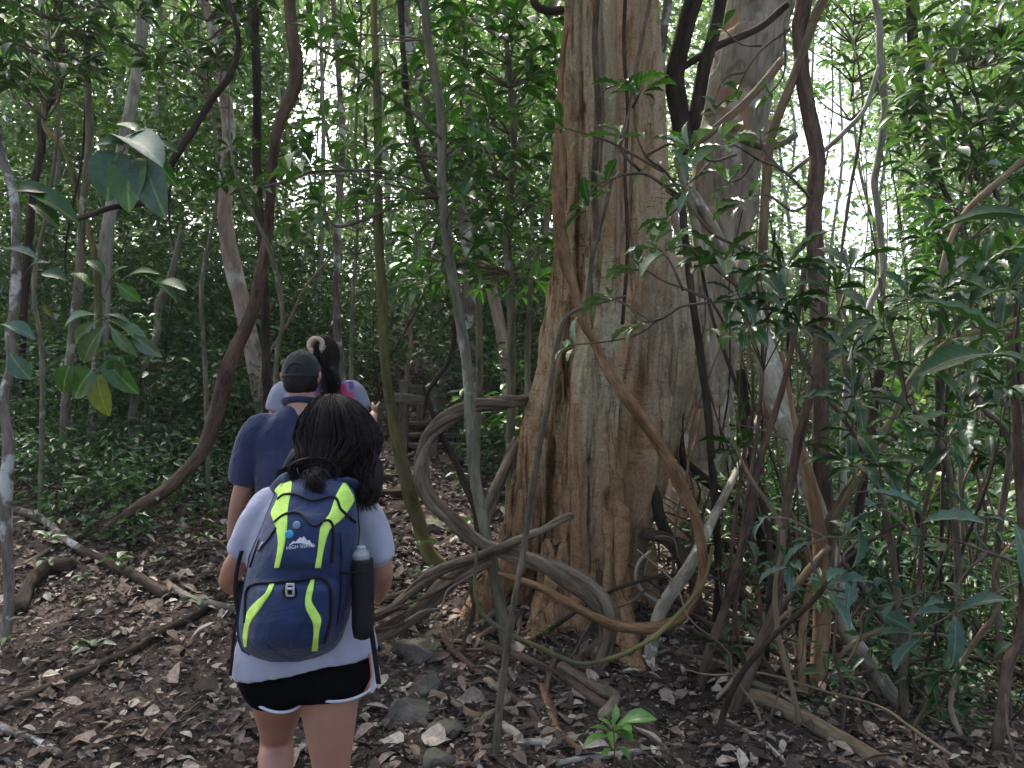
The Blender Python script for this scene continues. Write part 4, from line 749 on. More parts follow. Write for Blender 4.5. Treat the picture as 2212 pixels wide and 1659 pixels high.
bigleaf('large_leaf','large grey green leaves at the right edge in the lower half',[(2190,1130,2.3,2240,1280,2.2,.42,.1),(1990,1130,2.6,2120,1110,2.5,.4,.1),(1880,1060,2.6,2010,1100,2.6,.26,.1)],'leaf_teal','wavy')
# left big heart leaves
bigleaf('broad_leaf_plant','cluster of very broad teal and green leaves hanging in the upper left',[(255,330,3.6,222,425,3.55,.85,.1),(262,300,3.6,340,312,3.4,.55,.15),(312,345,3.6,345,455,3.5,.58,.1)],'leaf_teal','heart','plant')
bigleaf('broad_leaf_plant','broad green leaves beside the teal ones in the upper left',[(280,320,3.6,205,300,3.55,.5,.05),(300,285,3.6,222,262,3.6,.5,.1),(330,310,3.6,385,318,3.6,.4,.1),(285,345,3.62,268,440,3.5,.68,.1),(330,335,3.6,378,400,3.6,.45,.1),(280,300,3.6,330,270,3.6,.4,.1)],'leaf_near','heart','plant')
bigleaf('broad_leaf_plant','long green leaves at the left edge above the lichen patched tree',[(20,410,3.6,170,455,3.6,.32,.1),(25,420,3.6,100,400,3.6,.5,.1),(60,440,3.6,130,480,3.6,.5,.1)],'leaf_near','hi','plant')
bigleaf('leafy_branch','green leafy branch with broad leaves left of the leaning grey sapling',[(230,600,3.9,190,555,3.9,.45,.1),(270,600,3.9,340,580,3.9,.4,.1),(250,610,3.9,300,650,3.9,.5,.1),(300,590,3.9,388,640,3.9,.4,.1),(200,620,3.9,150,580,3.9,.5,.1),(240,600,3.9,270,570,3.9,.4,.1),(150,610,3.9,90,580,3.9,.5,.1),(330,620,3.9,395,610,3.8,.4,.1)],'leaf_near','hi','leafy branch')
bigleaf('leafy_branch','drooping branch of pale olive leaves on the left',[(215,690,3.8,150,740,3.8,.36,.15),(210,680,3.8,130,690,3.8,.34,.15),(230,700,3.8,165,785,3.8,.4,.15),(230,690,3.8,330,740,3.8,.3,.15),(235,700,3.8,290,770,3.8,.3,.15),(280,720,3.8,345,770,3.8,.4,.1),(225,680,3.8,280,690,3.8,.35,.1)],'leaf_pale','hi','leafy branch')
bigleaf('leafy_branch','dark broad leaves hanging at the left below the pale olive ones',[(200,800,3.8,150,860,3.8,.8,.15),(230,780,3.8,290,850,3.8,.5,.15),(210,810,3.8,225,900,3.8,.5,.15),(150,790,3.8,130,850,3.8,.6,.1),(260,770,3.8,240,830,3.8,.6,.1)],'leaf_near','heart','leafy branch')
bigleaf('leafy_branch','grey green leaves at the left edge beside the lichen patched tree',[(0,700,3.7,75,720,3.7,.4,.1),(20,760,3.7,60,820,3.7,.6,.1),(0,540,3.7,80,545,3.7,.4,.1),(60,580,3.7,100,560,3.7,.5,.1)],'leaf_teal','hi','leafy branch')
# seedling in front
def seedling(px,py,d,label,sc,n=6,mat='leaf_bright',h=60,kind='hi',group=None,cat='seedling'):
    b=W(px,py,d); b[2]=gh(b[0],b[1])-.01; top=W(px,py-h,d); top[2]=max(top[2],b[2]+.06)
    t=thing('seedling',label,cat,b,group); mb=MB(); tube(mb,np.array([b,(b+top)/2+[.005,0,0],top]),[.003,.0028,.002],6,step=.02); mb.build('stem',M['twig'],t)
    lb=MB(); whorl(lb,top,[0,-.15,1],n,sc,kind,.40,spread=1.2,droop=.05); whorl(lb,top,[0,-.3,1],3,sc*.9,kind,.42,spread=.5,droop=0)
    if h>40: whorl(lb,(top*.7+b*.3),[0,-.2,1],3,sc*.8,kind,.42,spread=1.5,droop=.05)
    lb.build('leaves',M[mat],t)
seedling(1325,1640,3.15,'bright glossy green seedling with spreading leaves at the bottom centre',.135,6,h=72)
seedling(1178,1372,3.9,'tiny bright green seedling in the hollow between the roots',.05,2,h=12)
# sparse green seedlings on the forest floor
k=0
def floorplants():
    mb=MB()
    n=320
    y=rng.uniform(4.2,12,n); x=rng.uniform(-.75,.75,n)*y; keep=(np.abs(x+1.15)>.55)&(np.hypot(x-MT[0],y-MT[1])>.9); x=x[keep];y=y[keep]
    for a,b in zip(x,y):
        z=gh(a,b); h=rng.uniform(.04,.3); whorl(mb,[a,b,z+h],[rng.normal(0,.2),rng.normal(0,.2),1],rng.integers(4,9),rng.uniform(.05,.11),'mid',.45,spread=1.3)
        if h>.15: whorl(mb,[a,b,z+h*.5],[0,0,1],5,rng.uniform(.06,.1),'mid',.45,spread=1.4)
    tag(mb.build('seedling_cover',M['leaf_under']),'scattered small green seedlings growing out of the leaf litter','seedlings',kind='stuff')
floorplants()
def shrubs():
    mats=['leaf_near','leaf_under','leaf_teal','leaf_near','leaf_mid']; nms=['green','pale green','blue green','glossy green','olive green']
    for i in range(44):
        if i>=34: i2=i
        if i<22: y=rng.uniform(7.2,10.5); u=rng.uniform(-.66,-.27) if i<15 else rng.uniform(-.1,.12); sd='on the left slope' if i<15 else 'behind the tall sapling'; 
        else: y=rng.uniform(5.2,9); u=rng.uniform(.26,.66); sd='on the right behind the stems'
        if 15<=i<22: y=rng.uniform(6.8,10); 
        x=u*y; g=float(gh(x,y)); H=rng.uniform(.6,1.8)+(.5 if y>8 else 0); j=i%5; t=thing('understory_shrub',f'broad leaved {nms[j]} shrub {sd}','shrub',(x,y,g),f'broad leaved {nms[j]} shrubs {sd}')
        mb=MB(); lb=MB()
        for s_ in range(rng.integers(3,7)):
            a=rng.uniform(0,6.28); e=rng.uniform(.1,.5)*H; h=H*rng.uniform(.5,1); P=np.array([[x,y,g-.05],[x+math.cos(a)*e*.3,y+math.sin(a)*e*.3,g+h*.45],[x+math.cos(a)*e*.7,y+math.sin(a)*e*.7,g+h*.8],[x+math.cos(a)*e,y+math.sin(a)*e,g+h]])
            tube(mb,P,[.008,.006,.004,.002],6,step=.06,seed=i)
            L=rng.uniform(.11,.19)
            for q in (.35,.55,.72,.86,1.):
                p=catmull(P,8)[int(q*24)]; whorl(lb,p,[math.cos(a)*.5,math.sin(a)*.5,.8],rng.integers(3,6),L,'mid',.42,spread=1.25)
        mb.build('stem',M['twig'],t); lb.build('leaves',M[mats[j]],t)
shrubs()
def undergrowth():
    mb=MB()
    # left/centre hillside
    def reg(n,y0,y1,u0,u1,h0,h1,per,rad,L,avoid=True,pw=1.):
        y=y0+(y1-y0)*rng.random(n)**pw; x=rng.uniform(u0,u1,n)*y; 
        if avoid:
            k=~((np.abs(x+1.15)<.75)&(y<12)); x=x[k];y=y[k]
        g=gh(x,y,False); z=g+rng.uniform(h0,h1,len(x))
        clumps(mb,np.stack([x,y,z],-1),rad,per,L,'lo',.7)
    reg(800,7.3,12,-.8,-.22,.02,1.1,32,.32,.08)
    reg(230,5.8,8,-.85,-.36,.02,.5,28,.25,.085)
    reg(330,4.8,7,.24,.8,.0,.7,34,.3,.08)
    reg(40,3.6,4.8,.34,.8,.0,.3,26,.22,.075)
    reg(700,9,13,-.5,.16,.1,2.2,34,.4,.09)
    reg(1300,10,20,-.8,.1,.05,2.0,34,.42,.09)
    reg(330,7.2,12,-.06,.16,.02,.45,34,.3,.08)
    reg(520,6.0,12,.2,.8,.05,1.0,34,.35,.085)
    reg(1300,9,22,.15,.8,.1,2.4,36,.5,.10)
    reg(800,18,32,-.8,.8,.1,4.0,40,.8,.15)
    tag(mb.build('undergrowth',M['leaf_under'],smooth=False),'dense low green undergrowth covering the slope behind the hikers','undergrowth',kind='stuff')
undergrowth()
def farfoliage():
    mb=MB(); n=5200
    y=10+(30-10)*rng.random(n)**.8; u=rng.uniform(-.82,.82,n); x=u*y
    g=gh(x,y,False); vmax=.62; z=g+rng.random(n)**.8*(CZ+vmax*y-g)
    v=(z-CZ)/y
    gap=(( (u+.245)/.035)**2+((v-.36)/.13)**2<1)|(((u-.40-.18*(.36-v))/.07)**2+((v-.33)/.17)**2<1)
    keep=~gap|(rng.random(n)<.22)
    dens=np.clip(1.1-.75*ss(v,.15,.6)*(.35+.65*(u>.2)),.3,1)
    keep&=rng.random(n)<dens
    C=np.stack([x,y,z],-1)[keep]
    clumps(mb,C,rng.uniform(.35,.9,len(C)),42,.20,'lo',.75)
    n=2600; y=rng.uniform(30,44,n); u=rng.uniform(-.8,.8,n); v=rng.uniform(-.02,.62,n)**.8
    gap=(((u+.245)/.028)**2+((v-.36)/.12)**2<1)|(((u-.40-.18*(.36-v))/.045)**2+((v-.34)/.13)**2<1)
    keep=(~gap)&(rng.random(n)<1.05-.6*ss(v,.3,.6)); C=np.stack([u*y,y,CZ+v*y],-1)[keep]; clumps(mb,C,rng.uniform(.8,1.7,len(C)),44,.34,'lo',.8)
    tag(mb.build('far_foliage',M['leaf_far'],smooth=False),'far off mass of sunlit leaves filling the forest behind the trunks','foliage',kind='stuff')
    mb=MB(); n=1150
    y=8.5+5*rng.random(n); u=np.r_[rng.uniform(-.75,-.27,n//2),rng.uniform(-.12,.12,n//5),rng.uniform(.5,.8,n-n//2-n//5)]; x=u*y
    z=gh(x,y,False)+rng.uniform(.8,5.0,n); clumps(mb,np.stack([x,y,z],-1),.42,34,.125,'lo',.7)
    tag(mb.build('mid_foliage',M['leaf_mid'],smooth=False),'middle layer of green leaves hanging between the slender trees','foliage',kind='stuff')
    # unseen leaf clumps added overhead to darken the foreground
    mb=MB(); n=520; x=rng.uniform(-11,11,n); y=rng.uniform(-9,9,n); z=rng.uniform(6.2,9.5,n); 
    k=(z-CZ)>.66*np.maximum(y,0); x,y,z=x[k],y[k],z[k]
    clumps(mb,np.stack([x,y,z],-1),rng.uniform(.6,1.1,len(x)),50,.20,'lo',.5)
    tag(mb.build('shading_canopy',M['leaf_mid'],smooth=False),'unseen leaf canopy added above the trail to shade the foreground','canopy',kind='stuff')
farfoliage()
# background trees
def bgtrees():
    kinds=[('white','pale'),('grey','grey'),('white','pale'),('mottled','mottled'),('tan','tan')]
    zones=[(-.62,-.33,'on the left hillside'),(-.33,-.05,'behind the hikers'),(-.05,.14,'left of the largest trunk'),(.26,.62,'on the right')]
    for zi,(u0,u1,zn) in enumerate(zones):
        for i in range([14,20,12,14][zi]):
            m,w_=kinds[rng.integers(0,5)]; y=rng.uniform(10,22); x=rng.uniform(u0,u1)*y; g=float(gh(x,y)); H=rng.uniform(8,14); r=rng.uniform(.018,.055)*(y/12)**.7
            t=thing('background_tree',f'slender {w_} barked tree far back {zn}','tree',(x,y,g),f'slender {w_} trees far back {zn}')
            n=7; P=np.zeros((n,3)); lx=rng.normal(0,.05); 
            for k in range(n): P[k]=[x+lx*k*H/6+rng.normal(0,.22)*(k>0),y+rng.normal(0,.1)*(k>0),g-.2+(H+.2)*k/(n-1)]
            mb=MB(); tube(mb,P,np.linspace(r,r*.4,n),9,step=.25,seed=i,rough=.12); mb.build('trunk',M[m],t)
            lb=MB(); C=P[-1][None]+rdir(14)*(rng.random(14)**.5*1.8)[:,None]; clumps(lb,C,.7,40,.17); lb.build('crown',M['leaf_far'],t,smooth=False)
            if rng.random()<.5:
                mb=MB(); j=rng.integers(2,5); a=P[j]; dv=rdir(1)[0]; dv[2]=abs(dv[2])+.5; tube(mb,np.array([a,a+dv*.6,a+dv*1.3+[0,0,.3]]),[r*.5,r*.35,r*.15],7,step=.15); mb.build('branch',M[m],t)
    # hanging thin vines
    for i in range(52):
        y=rng.uniform(6.5,16); u=rng.uniform(-.62,.62); x=u*y; g=float(gh(x,y)); z1=max(rng.uniform(3,CZ+.6*y),g+1.6); z0=g if rng.random()<.6 else rng.uniform(g,z1-1)
        n=6; P=np.stack([x+np.cumsum(rng.normal(0,.17,n)),y+np.cumsum(rng.normal(0,.08,n)),np.linspace(z1,z0,n)],-1)
        mb=MB(); tube(mb,P-P[-1],np.full(n,rng.uniform(.005,.013)),6,step=.12,seed=i); side='left' if u<-.1 else ('centre' if u<.15 else 'right')
        o=mb.build('hanging_vine',M[['twig','tan','dark'][i%3]]); o.location=tuple(P[-1]); c=['brown','straw coloured','black'][i%3]
        tag(o,f'thin {c} vine hanging among the trees on the {side}' if side!='centre' else f'thin {c} vine hanging among the trees in the centre','vine',f'thin {c} hanging vines, {side}')
bgtrees()
# ---------------- people ----------------
def skinmat(name,c):
    m,n,b=newmat(name); tc=N_(n,'ShaderNodeTexCoord').outputs['Object']; f=noise(n,tc,9,4,.6)
    r_=ramp(n,[(.3,(c[0]*.9,c[1]*.82,c[2]*.8)),(.7,(c[0]*1.06,c[1]*1.05,c[2]*1.02))]); n.links.new(f,r_.inputs[0]); n.links.new(r_.outputs[0],b.inputs['Base Color'])
    b.inputs['Roughness'].default_value=.5; b.inputs['Subsurface Weight'].default_value=.12; b.inputs['Subsurface Radius'].default_value=(.02,.008,.004); b.inputs['Subsurface Scale'].default_value=.5
    bump(n,b,noise(n,tc,160,3),.15,.002); return m
M['skin1']=skinmat('skin_light_brown',(.36,.19,.135)); M['skin2']=skinmat('skin_fair',(.42,.235,.175)); M['skin3']=skinmat('skin_brown',(.30,.165,.115))
def hairmat():
    m,n,b=newmat('dark_hair'); at=N_(n,'ShaderNodeAttribute',attribute_name='bk').outputs['Vector']
    f=noise(n,at,60,4,.6,(1,1,.08)); c=ramp(n,[(.3,(.006,.0045,.005)),(.6,(.016,.011,.011)),(.8,(.034,.022,.018))]); n.links.new(f,c.inputs[0]); n.links.new(c.outputs[0],b.inputs['Base Color'])
    b.inputs['Roughness'].default_value=.6; b.inputs['Specular IOR Level'].default_value=.16; bump(n,b,f,.5,.004); return m
M['hair']=hairmat()
M['tee']=cloth('grey_lavender_cotton',(.31,.32,.40),fold=.6,fs=6); M['navy']=cloth('navy_polo',(.018,.024,.068),fold=.8,fs=7,c2=(.028,.036,.09))
M['shorts']=cloth('black_shorts_cloth',(.002,.002,.003),.95,sheen=0); M['shorts'].node_tree.nodes['Principled BSDF'].inputs['Specular IOR Level'].default_value=.08; M['trim']=cloth('white_trim',(.55,.55,.6)); M['cap']=cloth('black_cap_cloth',(.010,.014,.013),.7,sheen=.1,sc=400)
M['packnavy']=cloth('backpack_navy_nylon',(.010,.024,.078),.6,c2=(.015,.034,.10),fold=.5,fs=9,sheen=.1,sc=600)
M['packblack']=cloth('backpack_black_webbing',(.008,.008,.010),.65,sheen=0,sc=500)
M['neon']=cloth('neon_yellow_green_panel',(.52,.84,.13),.7,c2=(.6,.9,.17),fold=.4,fs=14,sheen=0,sc=500)
M['plastic']=plain('grey_buckle',(.35,.37,.38),.4); M['steel']=plain('metal_clip',(.6,.6,.6),.25,1); M['blue']=plain('light_blue_badge',(.06,.33,.62),.3); M['badge']=plain('printed_badge',(.16,.25,.38),.3)
M['print']=plain('white_print',(.62,.64,.68),.7); M['sole']=plain('shoe_sole',(.4,.4,.4),.8); M['shoe']=cloth('dark_shoe',(.03,.03,.04)); M['pants']=cloth('dark_trousers',(.02,.02,.028))
M['red']=plain('orange_red_band',(.6,.09,.03),.5); M['cream']=cloth('cream_scrunchie',(.55,.42,.30),fold=.6,fs=60); M['eye']=plain('dark_eye',(.03,.02,.015),.2)
def tiemat():
    m,n,b=newmat('tie_dye_print'); tc=N_(n,'ShaderNodeTexCoord').outputs['Object']; f=noise(n,tc,9,3,.5,None,1.2)
    c=ramp(n,[(.32,(.18,.07,.34)),(.42,(.32,.28,.36)),(.50,(.60,.05,.17)),(.57,(.62,.07,.20)),(.62,(.38,.34,.40)),(.72,(.24,.10,.40))]); n.links.new(f,c.inputs[0]); n.links.new(c.outputs[0],b.inputs['Base Color']); b.inputs['Roughness'].default_value=.85; return m
M['tie']=tiemat()
def bottlemat():
    m,n,b=newmat('clear_plastic'); b.inputs['Base Color'].default_value=(.75,.8,.82,1); b.inputs['Roughness'].default_value=.12; b.inputs['Transmission Weight'].default_value=.75; b.inputs['IOR'].default_value=1.2; return m
M['clear']=bottlemat()
def loft(mb,rings,seg=28,cap=True,ex=2.3):
    V=[];th=np.arange(seg)/seg*2*math.pi; c_,s_=np.cos(th),np.sin(th)
    cc=np.sign(c_)*np.abs(c_)**(2/ex); sc=np.sign(s_)*np.abs(s_)**(2/ex)
    for c,a,b in rings: V.append(np.array(c)[None]+cc[:,None]*np.array(a)[None]+sc[:,None]*np.array(b)[None])
    N=len(V); i=np.arange(N-1)[:,None]*seg; j=np.arange(seg)[None]; jn=(j+1)%seg
    F=np.stack([i+j,i+jn,i+seg+jn,i+seg+j],-1).reshape(-1,4); V=np.concatenate(V); f3=[]
    if cap:
        V=np.vstack([V,rings[0][0],rings[-1][0]])
        for k in range(seg): f3.append([N*seg,(k+1)%seg,k]); f3.append([N*seg+1,(N-1)*seg+k,(N-1)*seg+(k+1)%seg])
    mb.add(V,F,f3)
def loftpx(mb,rows,d,yd,**k):
    """rows (pxL,pxR,pyL,pyR,depthhalf[,dd])"""
    R_=[]
    for r in rows:
        dd=d+(r[5] if len(r)>5 else 0); A=W(r[0],r[2],dd); B=W(r[1],r[3],dd); R_.append(((A+B)/2,(B-A)/2,(0,r[4],0)))
    R2=[]; A=np.array([np.concatenate(x) for x in R_]); A=catmull(A,5)
    loft(mb,[(a[:3],a[3:6],a[6:9]) for a in A],**k)
def ell(mb,c,r,n=20,rot=None):
    u=np.linspace(0,math.pi,n)[1:-1]; rings=[]
    for a in u: rings.append((np.array(c)+[0,0,math.cos(a)*r[2]],(math.sin(a)*r[0],0,0),(0,math.sin(a)*r[1],0)))
    loft(mb,rings,seg=24,ex=2.0)
def hand(mb,w,dirv,palm_n,side,curl=.6,s=1.,point=False):
    """wrist w, direction of hand, palm normal; side=+1 thumb direction sign"""
    d=np.array(dirv,float); d/=np.linalg.norm(d); n=np.array(palm_n,float); n-=d*np.dot(n,d); n/=np.linalg.norm(n); t=np.cross(d,n)*side
    for k,(o,l) in enumerate([(.030,.070),(.010,.078),(-.010,.073),(-.029,.058)]):
        tube(mb,[w+t*o*.5*s,w+d*.045*s+t*o*s*.9,w+d*.088*s+t*o*s],np.array([.014,.015,.0115])*s,10,step=.01,rough=0)
        a=w+d*.085*s+t*o*s; cu=curl*(0 if (point and k==0) else 1); l*=s
        d1=d*math.cos(cu*.5)+n*math.sin(cu*.5); d2=d*math.cos(cu*1.5)+n*math.sin(cu*1.5); d3=d*math.cos(cu*2.3)+n*math.sin(cu*2.3)
        b=a+d1*l*.45; c=b+d2*l*.32; e=c+d3*l*.25; tube(mb,[a,b,c,e],np.array([.0095,.009,.0082,.0068])*s,10,step=.006,rough=0)
    a=w+d*.025*s+t*.024*s; td=d*.75+t*.6+n*.35; b=a+td*.034*s; c=b+(d*.9+t*.15+n*.4)*.03*s; e=c+(d*.9+n*.5)*.022*s
    tube(mb,[w+d*.01*s,a,b,c,e],np.array([.013,.014,.0115,.0098,.0075])*s,10,step=.006,rough=0)
def figure(P,label,J,skin,neck_r=.052,head=(.074,.093,.112),arm=(.045,.038,.026),leg=(.082,.054,.036),name='person'):
    """J joints in world; facing +Y. builds continuous body"""
    mb=MB(); H=J['head']
    ell(mb,H,head); ell(mb,H+np.array([0,.028,-.055]),(head[0]*.78,head[1]*.72,head[2]*.62))
    tube(mb,[H+[0,.09,.02],H+[0,.108,-.018],H+[0,.098,-.03]],[.008,.014,.012],8,step=.008,rough=0)   # nose
    tube(mb,[H+[-.022,.088,-.058],H+[0,.094,-.058],H+[.022,.088,-.058]],[.005,.008,.005],8,step=.006,rough=0)  # lips
    for sx in(-1,1): tube(mb,[H+[sx*(head[0]+.001),-.004,.024],H+[sx*(head[0]+.014),-.014,.018],H+[sx*(head[0]+.012),-.012,-.008],H+[sx*(head[0]+.001),-.002,-.032]],[.008,.011,.010,.007],10,step=.006,rough=0)
    tube(mb,[H+[0,-.012,-.03],(H+J['neck'])/2+[0,-.012,-.02],J['neck']+[0,0,-.06]],[neck_r*.95,neck_r,neck_r*1.25],16,step=.02,rough=0)
    s0,s1=J['shL'],J['shR']; c=(s0+s1)/2; hp=(J['hipL']+J['hipR'])/2; w_=np.linalg.norm(s1-s0)/2
    x=np.array([1,0,0.])
    rows=[(J['neck']+[0,0,-.03],w_*.45,.06),(c+[0,0,.0],w_*.95,.085),(c*.75+hp*.25,w_*.85,.105),(c*.45+hp*.55,w_*.68,.095),(c*.15+hp*.85,w_*.85,.11),(hp+[0,0,-.06],w_*.82,.11)]
    A=catmull(np.array([[*r[0],r[1],r[2]] for r in rows]),5); loft(mb,[(a[:3],x*a[3],(0,a[4],0)) for a in A])
    for q in 'LR':
        sh,el_,wr=J['sh'+q],J['el'+q],J['wr'+q]
        tube(mb,[sh+[0,0,.0],sh*.5+el_*.5,el_,el_*.6+wr*.4,wr],[arm[0]*1.15,arm[0],arm[1],arm[1]*1.02,arm[2]],16,step=.02,rough=0)
        hd=J.get('hd'+q,(wr-el_)); hand(mb,wr-hd/np.linalg.norm(hd)*.01,hd,J.get('pn'+q,np.array([1. if q=='L' else -1.,0,0])),-1 if q=='L' else 1,J.get('cu'+q,.6),J.get('hs',.95),J.get('pt'+q,False))
        h,k,a=J['hip'+q],J['kn'+q],J['an'+q]
        tube(mb,[h+[0,0,.02],h*.6+k*.4,k,k*.68+a*.32,a],[leg[0]*1.1,leg[0],leg[1],leg[1]*1.05,leg[2]],20,step=.025,rough=0)
        tube(mb,[a+[0,-.03,-.02],a+[0,.05,-.045],a+[0,.15,-.06]],[.035,.036,.028],14,step=.02,rough=0)
    b=remesh('body',mb,.0062,M[skin],P,5)
    for sx in(-1,1):
        mb=MB(); ell(mb,H+[sx*.030,.079,.004],(.012,.009,.008),10); mb.build('eye',M['eye'],P)
    for q in 'LR':
        a=J['an'+q]; mb=MB(); tube(mb,[a+[0,-.055,-.045],a+[0,.05,-.05],a+[0,.17,-.065],a+[0,.2,-.07]],[.04,.046,.042,.03],16,step=.02,rough=0); s=mb.build('shoe',M[J.get('shoe','shoe')],P)
        mb=MB(); loft(mb,[(a+[0,.07,-.105+z],(.05,0,0),(0,.145,0)) for z in(0,.012,.022)]); o=mb.build('sole',M['sole'],None); 
        me=o.data; v=np.zeros(len(me.vertices)*3); me.vertices.foreach_get('co',v); v=v.reshape(-1,3)-wloc(s); me.vertices.foreach_set('co',v.ravel()); o.parent=s
    return b
def folds(amp=.006,sc=(7,7,4),seed=0):
    return lambda v: vn(v*np.array(sc)+seed)*amp*1.3+ (np.abs(vn(v*np.array([13,13,7])+seed+5))-.4)*amp
def strands(mb,n,f,r=.0022,seg=3,pts=10):
    for i in range(n):
        P=f(i)
        tube(mb,P,np.r_[np.full(len(P)-2,r),r*.7,r*.3],seg,step=.022,rough=0,seed=i%50,caps=False)
a_=np.array
# ===== hiker with backpack =====
D=2.45
def w1(x,y,d=D): return W(x,y,d)
gz=lambda x,y:float(gh(x,y))
base=w1(665,1500); base[2]=gz(base[0],base[1])
P1=thing('person','dark haired woman in grey T-shirt and short black shorts, nearest of the three hikers','person',base)
J=dict(head=w1(716,948,D+.02),neck=w1(708,1030),shL=w1(592,1095),shR=w1(778,1110),elL=w1(517,1208,2.47),wrL=w1(488,1256,2.6),elR=w1(824,1228,2.47),wrR=w1(818,1285,2.66),hipL=w1(605,1430),hipR=w1(708,1425),
 knL=w1(598,1588,2.74),anL=a_([w1(600,1600,2.68)[0],2.66,gz(-.8,2.66)+.13]),knR=w1(716,1665,2.46),anR=a_([w1(716,1600,2.4)[0],2.42,gz(-.6,2.4)+.10]),
 hdL=a_([.15,.8,-.35]),pnL=a_([1.,0,-.2]),cuL=.7,hdR=a_([-.3,.8,-.2]),pnR=a_([-1.,0,-.2]),cuR=.7,hs=.88)
figure(P1,'',J,'skin1',arm=(.042,.036,.025),leg=(.088,.056,.036),head=(.072,.09,.108))
mb=MB()
loftpx(mb,[(509,810,1456,1404,.15),(514,806,1405,1370,.142),(530,790,1330,1320,.12),(535,795,1250,1250,.115),(538,800,1180,1180,.115),(552,795,1120,1130,.11),(580,780,1082,1092,.095),(615,765,1050,1058,.075),(650,745,1030,1036,.06)],D,0)
tube(mb,[w1(620,1078),w1(592,1092),w1(566,1125),w1(540,1165),w1(522,1198)],[.045,.060,.062,.056,.050],20,step=.02,rough=0)
tube(mb,[w1(755,1088),w1(775,1105),w1(794,1140),w1(812,1178),w1(820,1208)],[.045,.060,.062,.058,.054],20,step=.02,rough=0)
remesh('t_shirt',mb,.0075,M['tee'],P1,4,folds(.008,(9,9,5)))
mb=MB()
loftpx(mb,[(535,790,1410,1395,.105),(520,803,1440,1415,.120),(519,808,1475,1455,.13),(535,800,1500,1490,.12)],D,0)
loftpx(mb,[(524,668,1445,1445,.11),(519,668,1465,1480,.115),(530,664,1490,1505,.112),(545,660,1508,1520,.108)],D,0)
loftpx(mb,[(655,800,1445,1435,.11),(658,808,1475,1455,.115),(661,806,1490,1475,.112),(664,802,1500,1487,.108)],D,0)
SH=remesh('shorts',mb,.0075,M['shorts'],P1,3,folds(.004))
def hem(l):
    mb=MB(); pts=[]; (x0,y0),(x1,y1),(xm,ym)=l
    for t in np.linspace(0,2*math.pi,25):
        cx=(x0+x1)/2; hx=(x1-x0)/2; px=cx-hx*math.cos(t); py=y0+(y1-y0)*(1-math.cos(t))/2+(ym-(y0+y1)/2)*max(0,math.sin(t))**1.2*1.0
        pts.append(W(px,py,D-.118*math.sin(t)))
    tube(mb,np.array(pts),.0042,8,step=.01,rough=0,caps=False); return mb
for l in [((527,1480),(662,1500),(592,1538)),((660,1490),(805,1478),(735,1515))]: hem(l).build('hem_trim',M['trim'],P1)
mb=MB(); tube(mb,[w1(803,1412,D-.03),w1(808,1440,D-.03),w1(808,1465,D-.03),w1(796,1492,D-.04)],[.012,.017,.02,.016],12,step=.01,ell=(1,.6),rough=0); mb.build('side_panel',M['trim'],P1)
mb=MB(); tube(mb,[w1(797,1412,D-.06),w1(801,1440,D-.065),w1(801,1465,D-.065),w1(788,1495,D-.075)],.0022,6,step=.01,rough=0); mb.build('side_stripe',M['red'],P1)
# hair
mb=MB(); HC=w1(716,944)
ell(mb,w1(718,944),(.098,.108,.125)); ell(mb,w1(718,985),(.108,.10,.085)); ell(mb,w1(738,1012),(.094,.08,.07)); ell(mb,w1(684,1012,D-.10),(.062,.045,.036)); tube(mb,[w1(684,1022,D-.14),w1(684,1044,D-.19),w1(682,1062,D-.205)],[.028,.019,.005],12,step=.01,rough=.1)
tube(mb,[w1(770,960),w1(795,1010,D-.03),w1(805,1050,D-.06),w1(812,1090,D-.06)],[.05,.045,.034,.008],14,step=.02,rough=.1)
tube(mb,[w1(650,985),w1(625,1010,D-.03),w1(608,1028,D-.05)],[.04,.022,.006],12,step=.02,rough=.1)
HB=remesh('hair',mb,.008,M['hair'],P1,5,lambda v:vn(v*a_([26,26,5]))*.006)
mb=MB(); bun=w1(686,1018,D-.10)
def st1(i):
    az=rng.uniform(0,2*math.pi); t=np.linspace(.12,1,9); ang=t*1.75+.05; k=rng.uniform(1.0,1.055)
    az+=.12*math.sin(az*9)+.05*math.sin(az*23); ang=ang+rng.normal(0,.03); P0j=rng.normal(0,.0018,(9,3)); part=a_([.01,.0,0]); P=P0j+HC+part+np.stack([np.sin(ang)*math.cos(az)*(.098+.016*ang)*k+.012*ang-.01,np.sin(ang)*math.sin(az)*.112*k,np.cos(ang)*.126*k],-1)
    cx=math.cos(az); 
    if cx>.35 and rng.random()<.75:
        P=np.vstack([P,w1(790+rng.uniform(-30,18),1010+rng.uniform(-10,20),D+rng.uniform(-.09,.03)),w1(800+rng.uniform(-30,14),1060+rng.uniform(-20,20),D+rng.uniform(-.1,.0)),w1(806+rng.uniform(-40,12),1090+rng.uniform(-60,18),D+rng.uniform(-.1,-.02))])
    elif cx<-.4 and rng.random()<.3:
        P=np.vstack([P,w1(640+rng.uniform(-15,15),1000,D-.04),w1(612+rng.uniform(-20,20),1025+rng.uniform(-10,12),D-.05)])
    else:
        q=bun+rng.normal(0,.014,3); P=np.vstack([P[:8],(P[8]+q)/2+[0,-.03,-.01],q])
    return P
strands(mb,1500,st1,.0017)
def st2(i):
    a=rng.uniform(0,6.28); r=rng.uniform(.02,.06); t=np.linspace(0,rng.uniform(2,4.5),8)
    return bun+np.stack([np.cos(a+t)*r*1.25,-.012-rng.uniform(0,.03)+.012*np.sin(3*t),np.sin(a+t)*r*.75],-1)+rng.normal(0,.003,3)
strands(mb,420,st2,.0016)
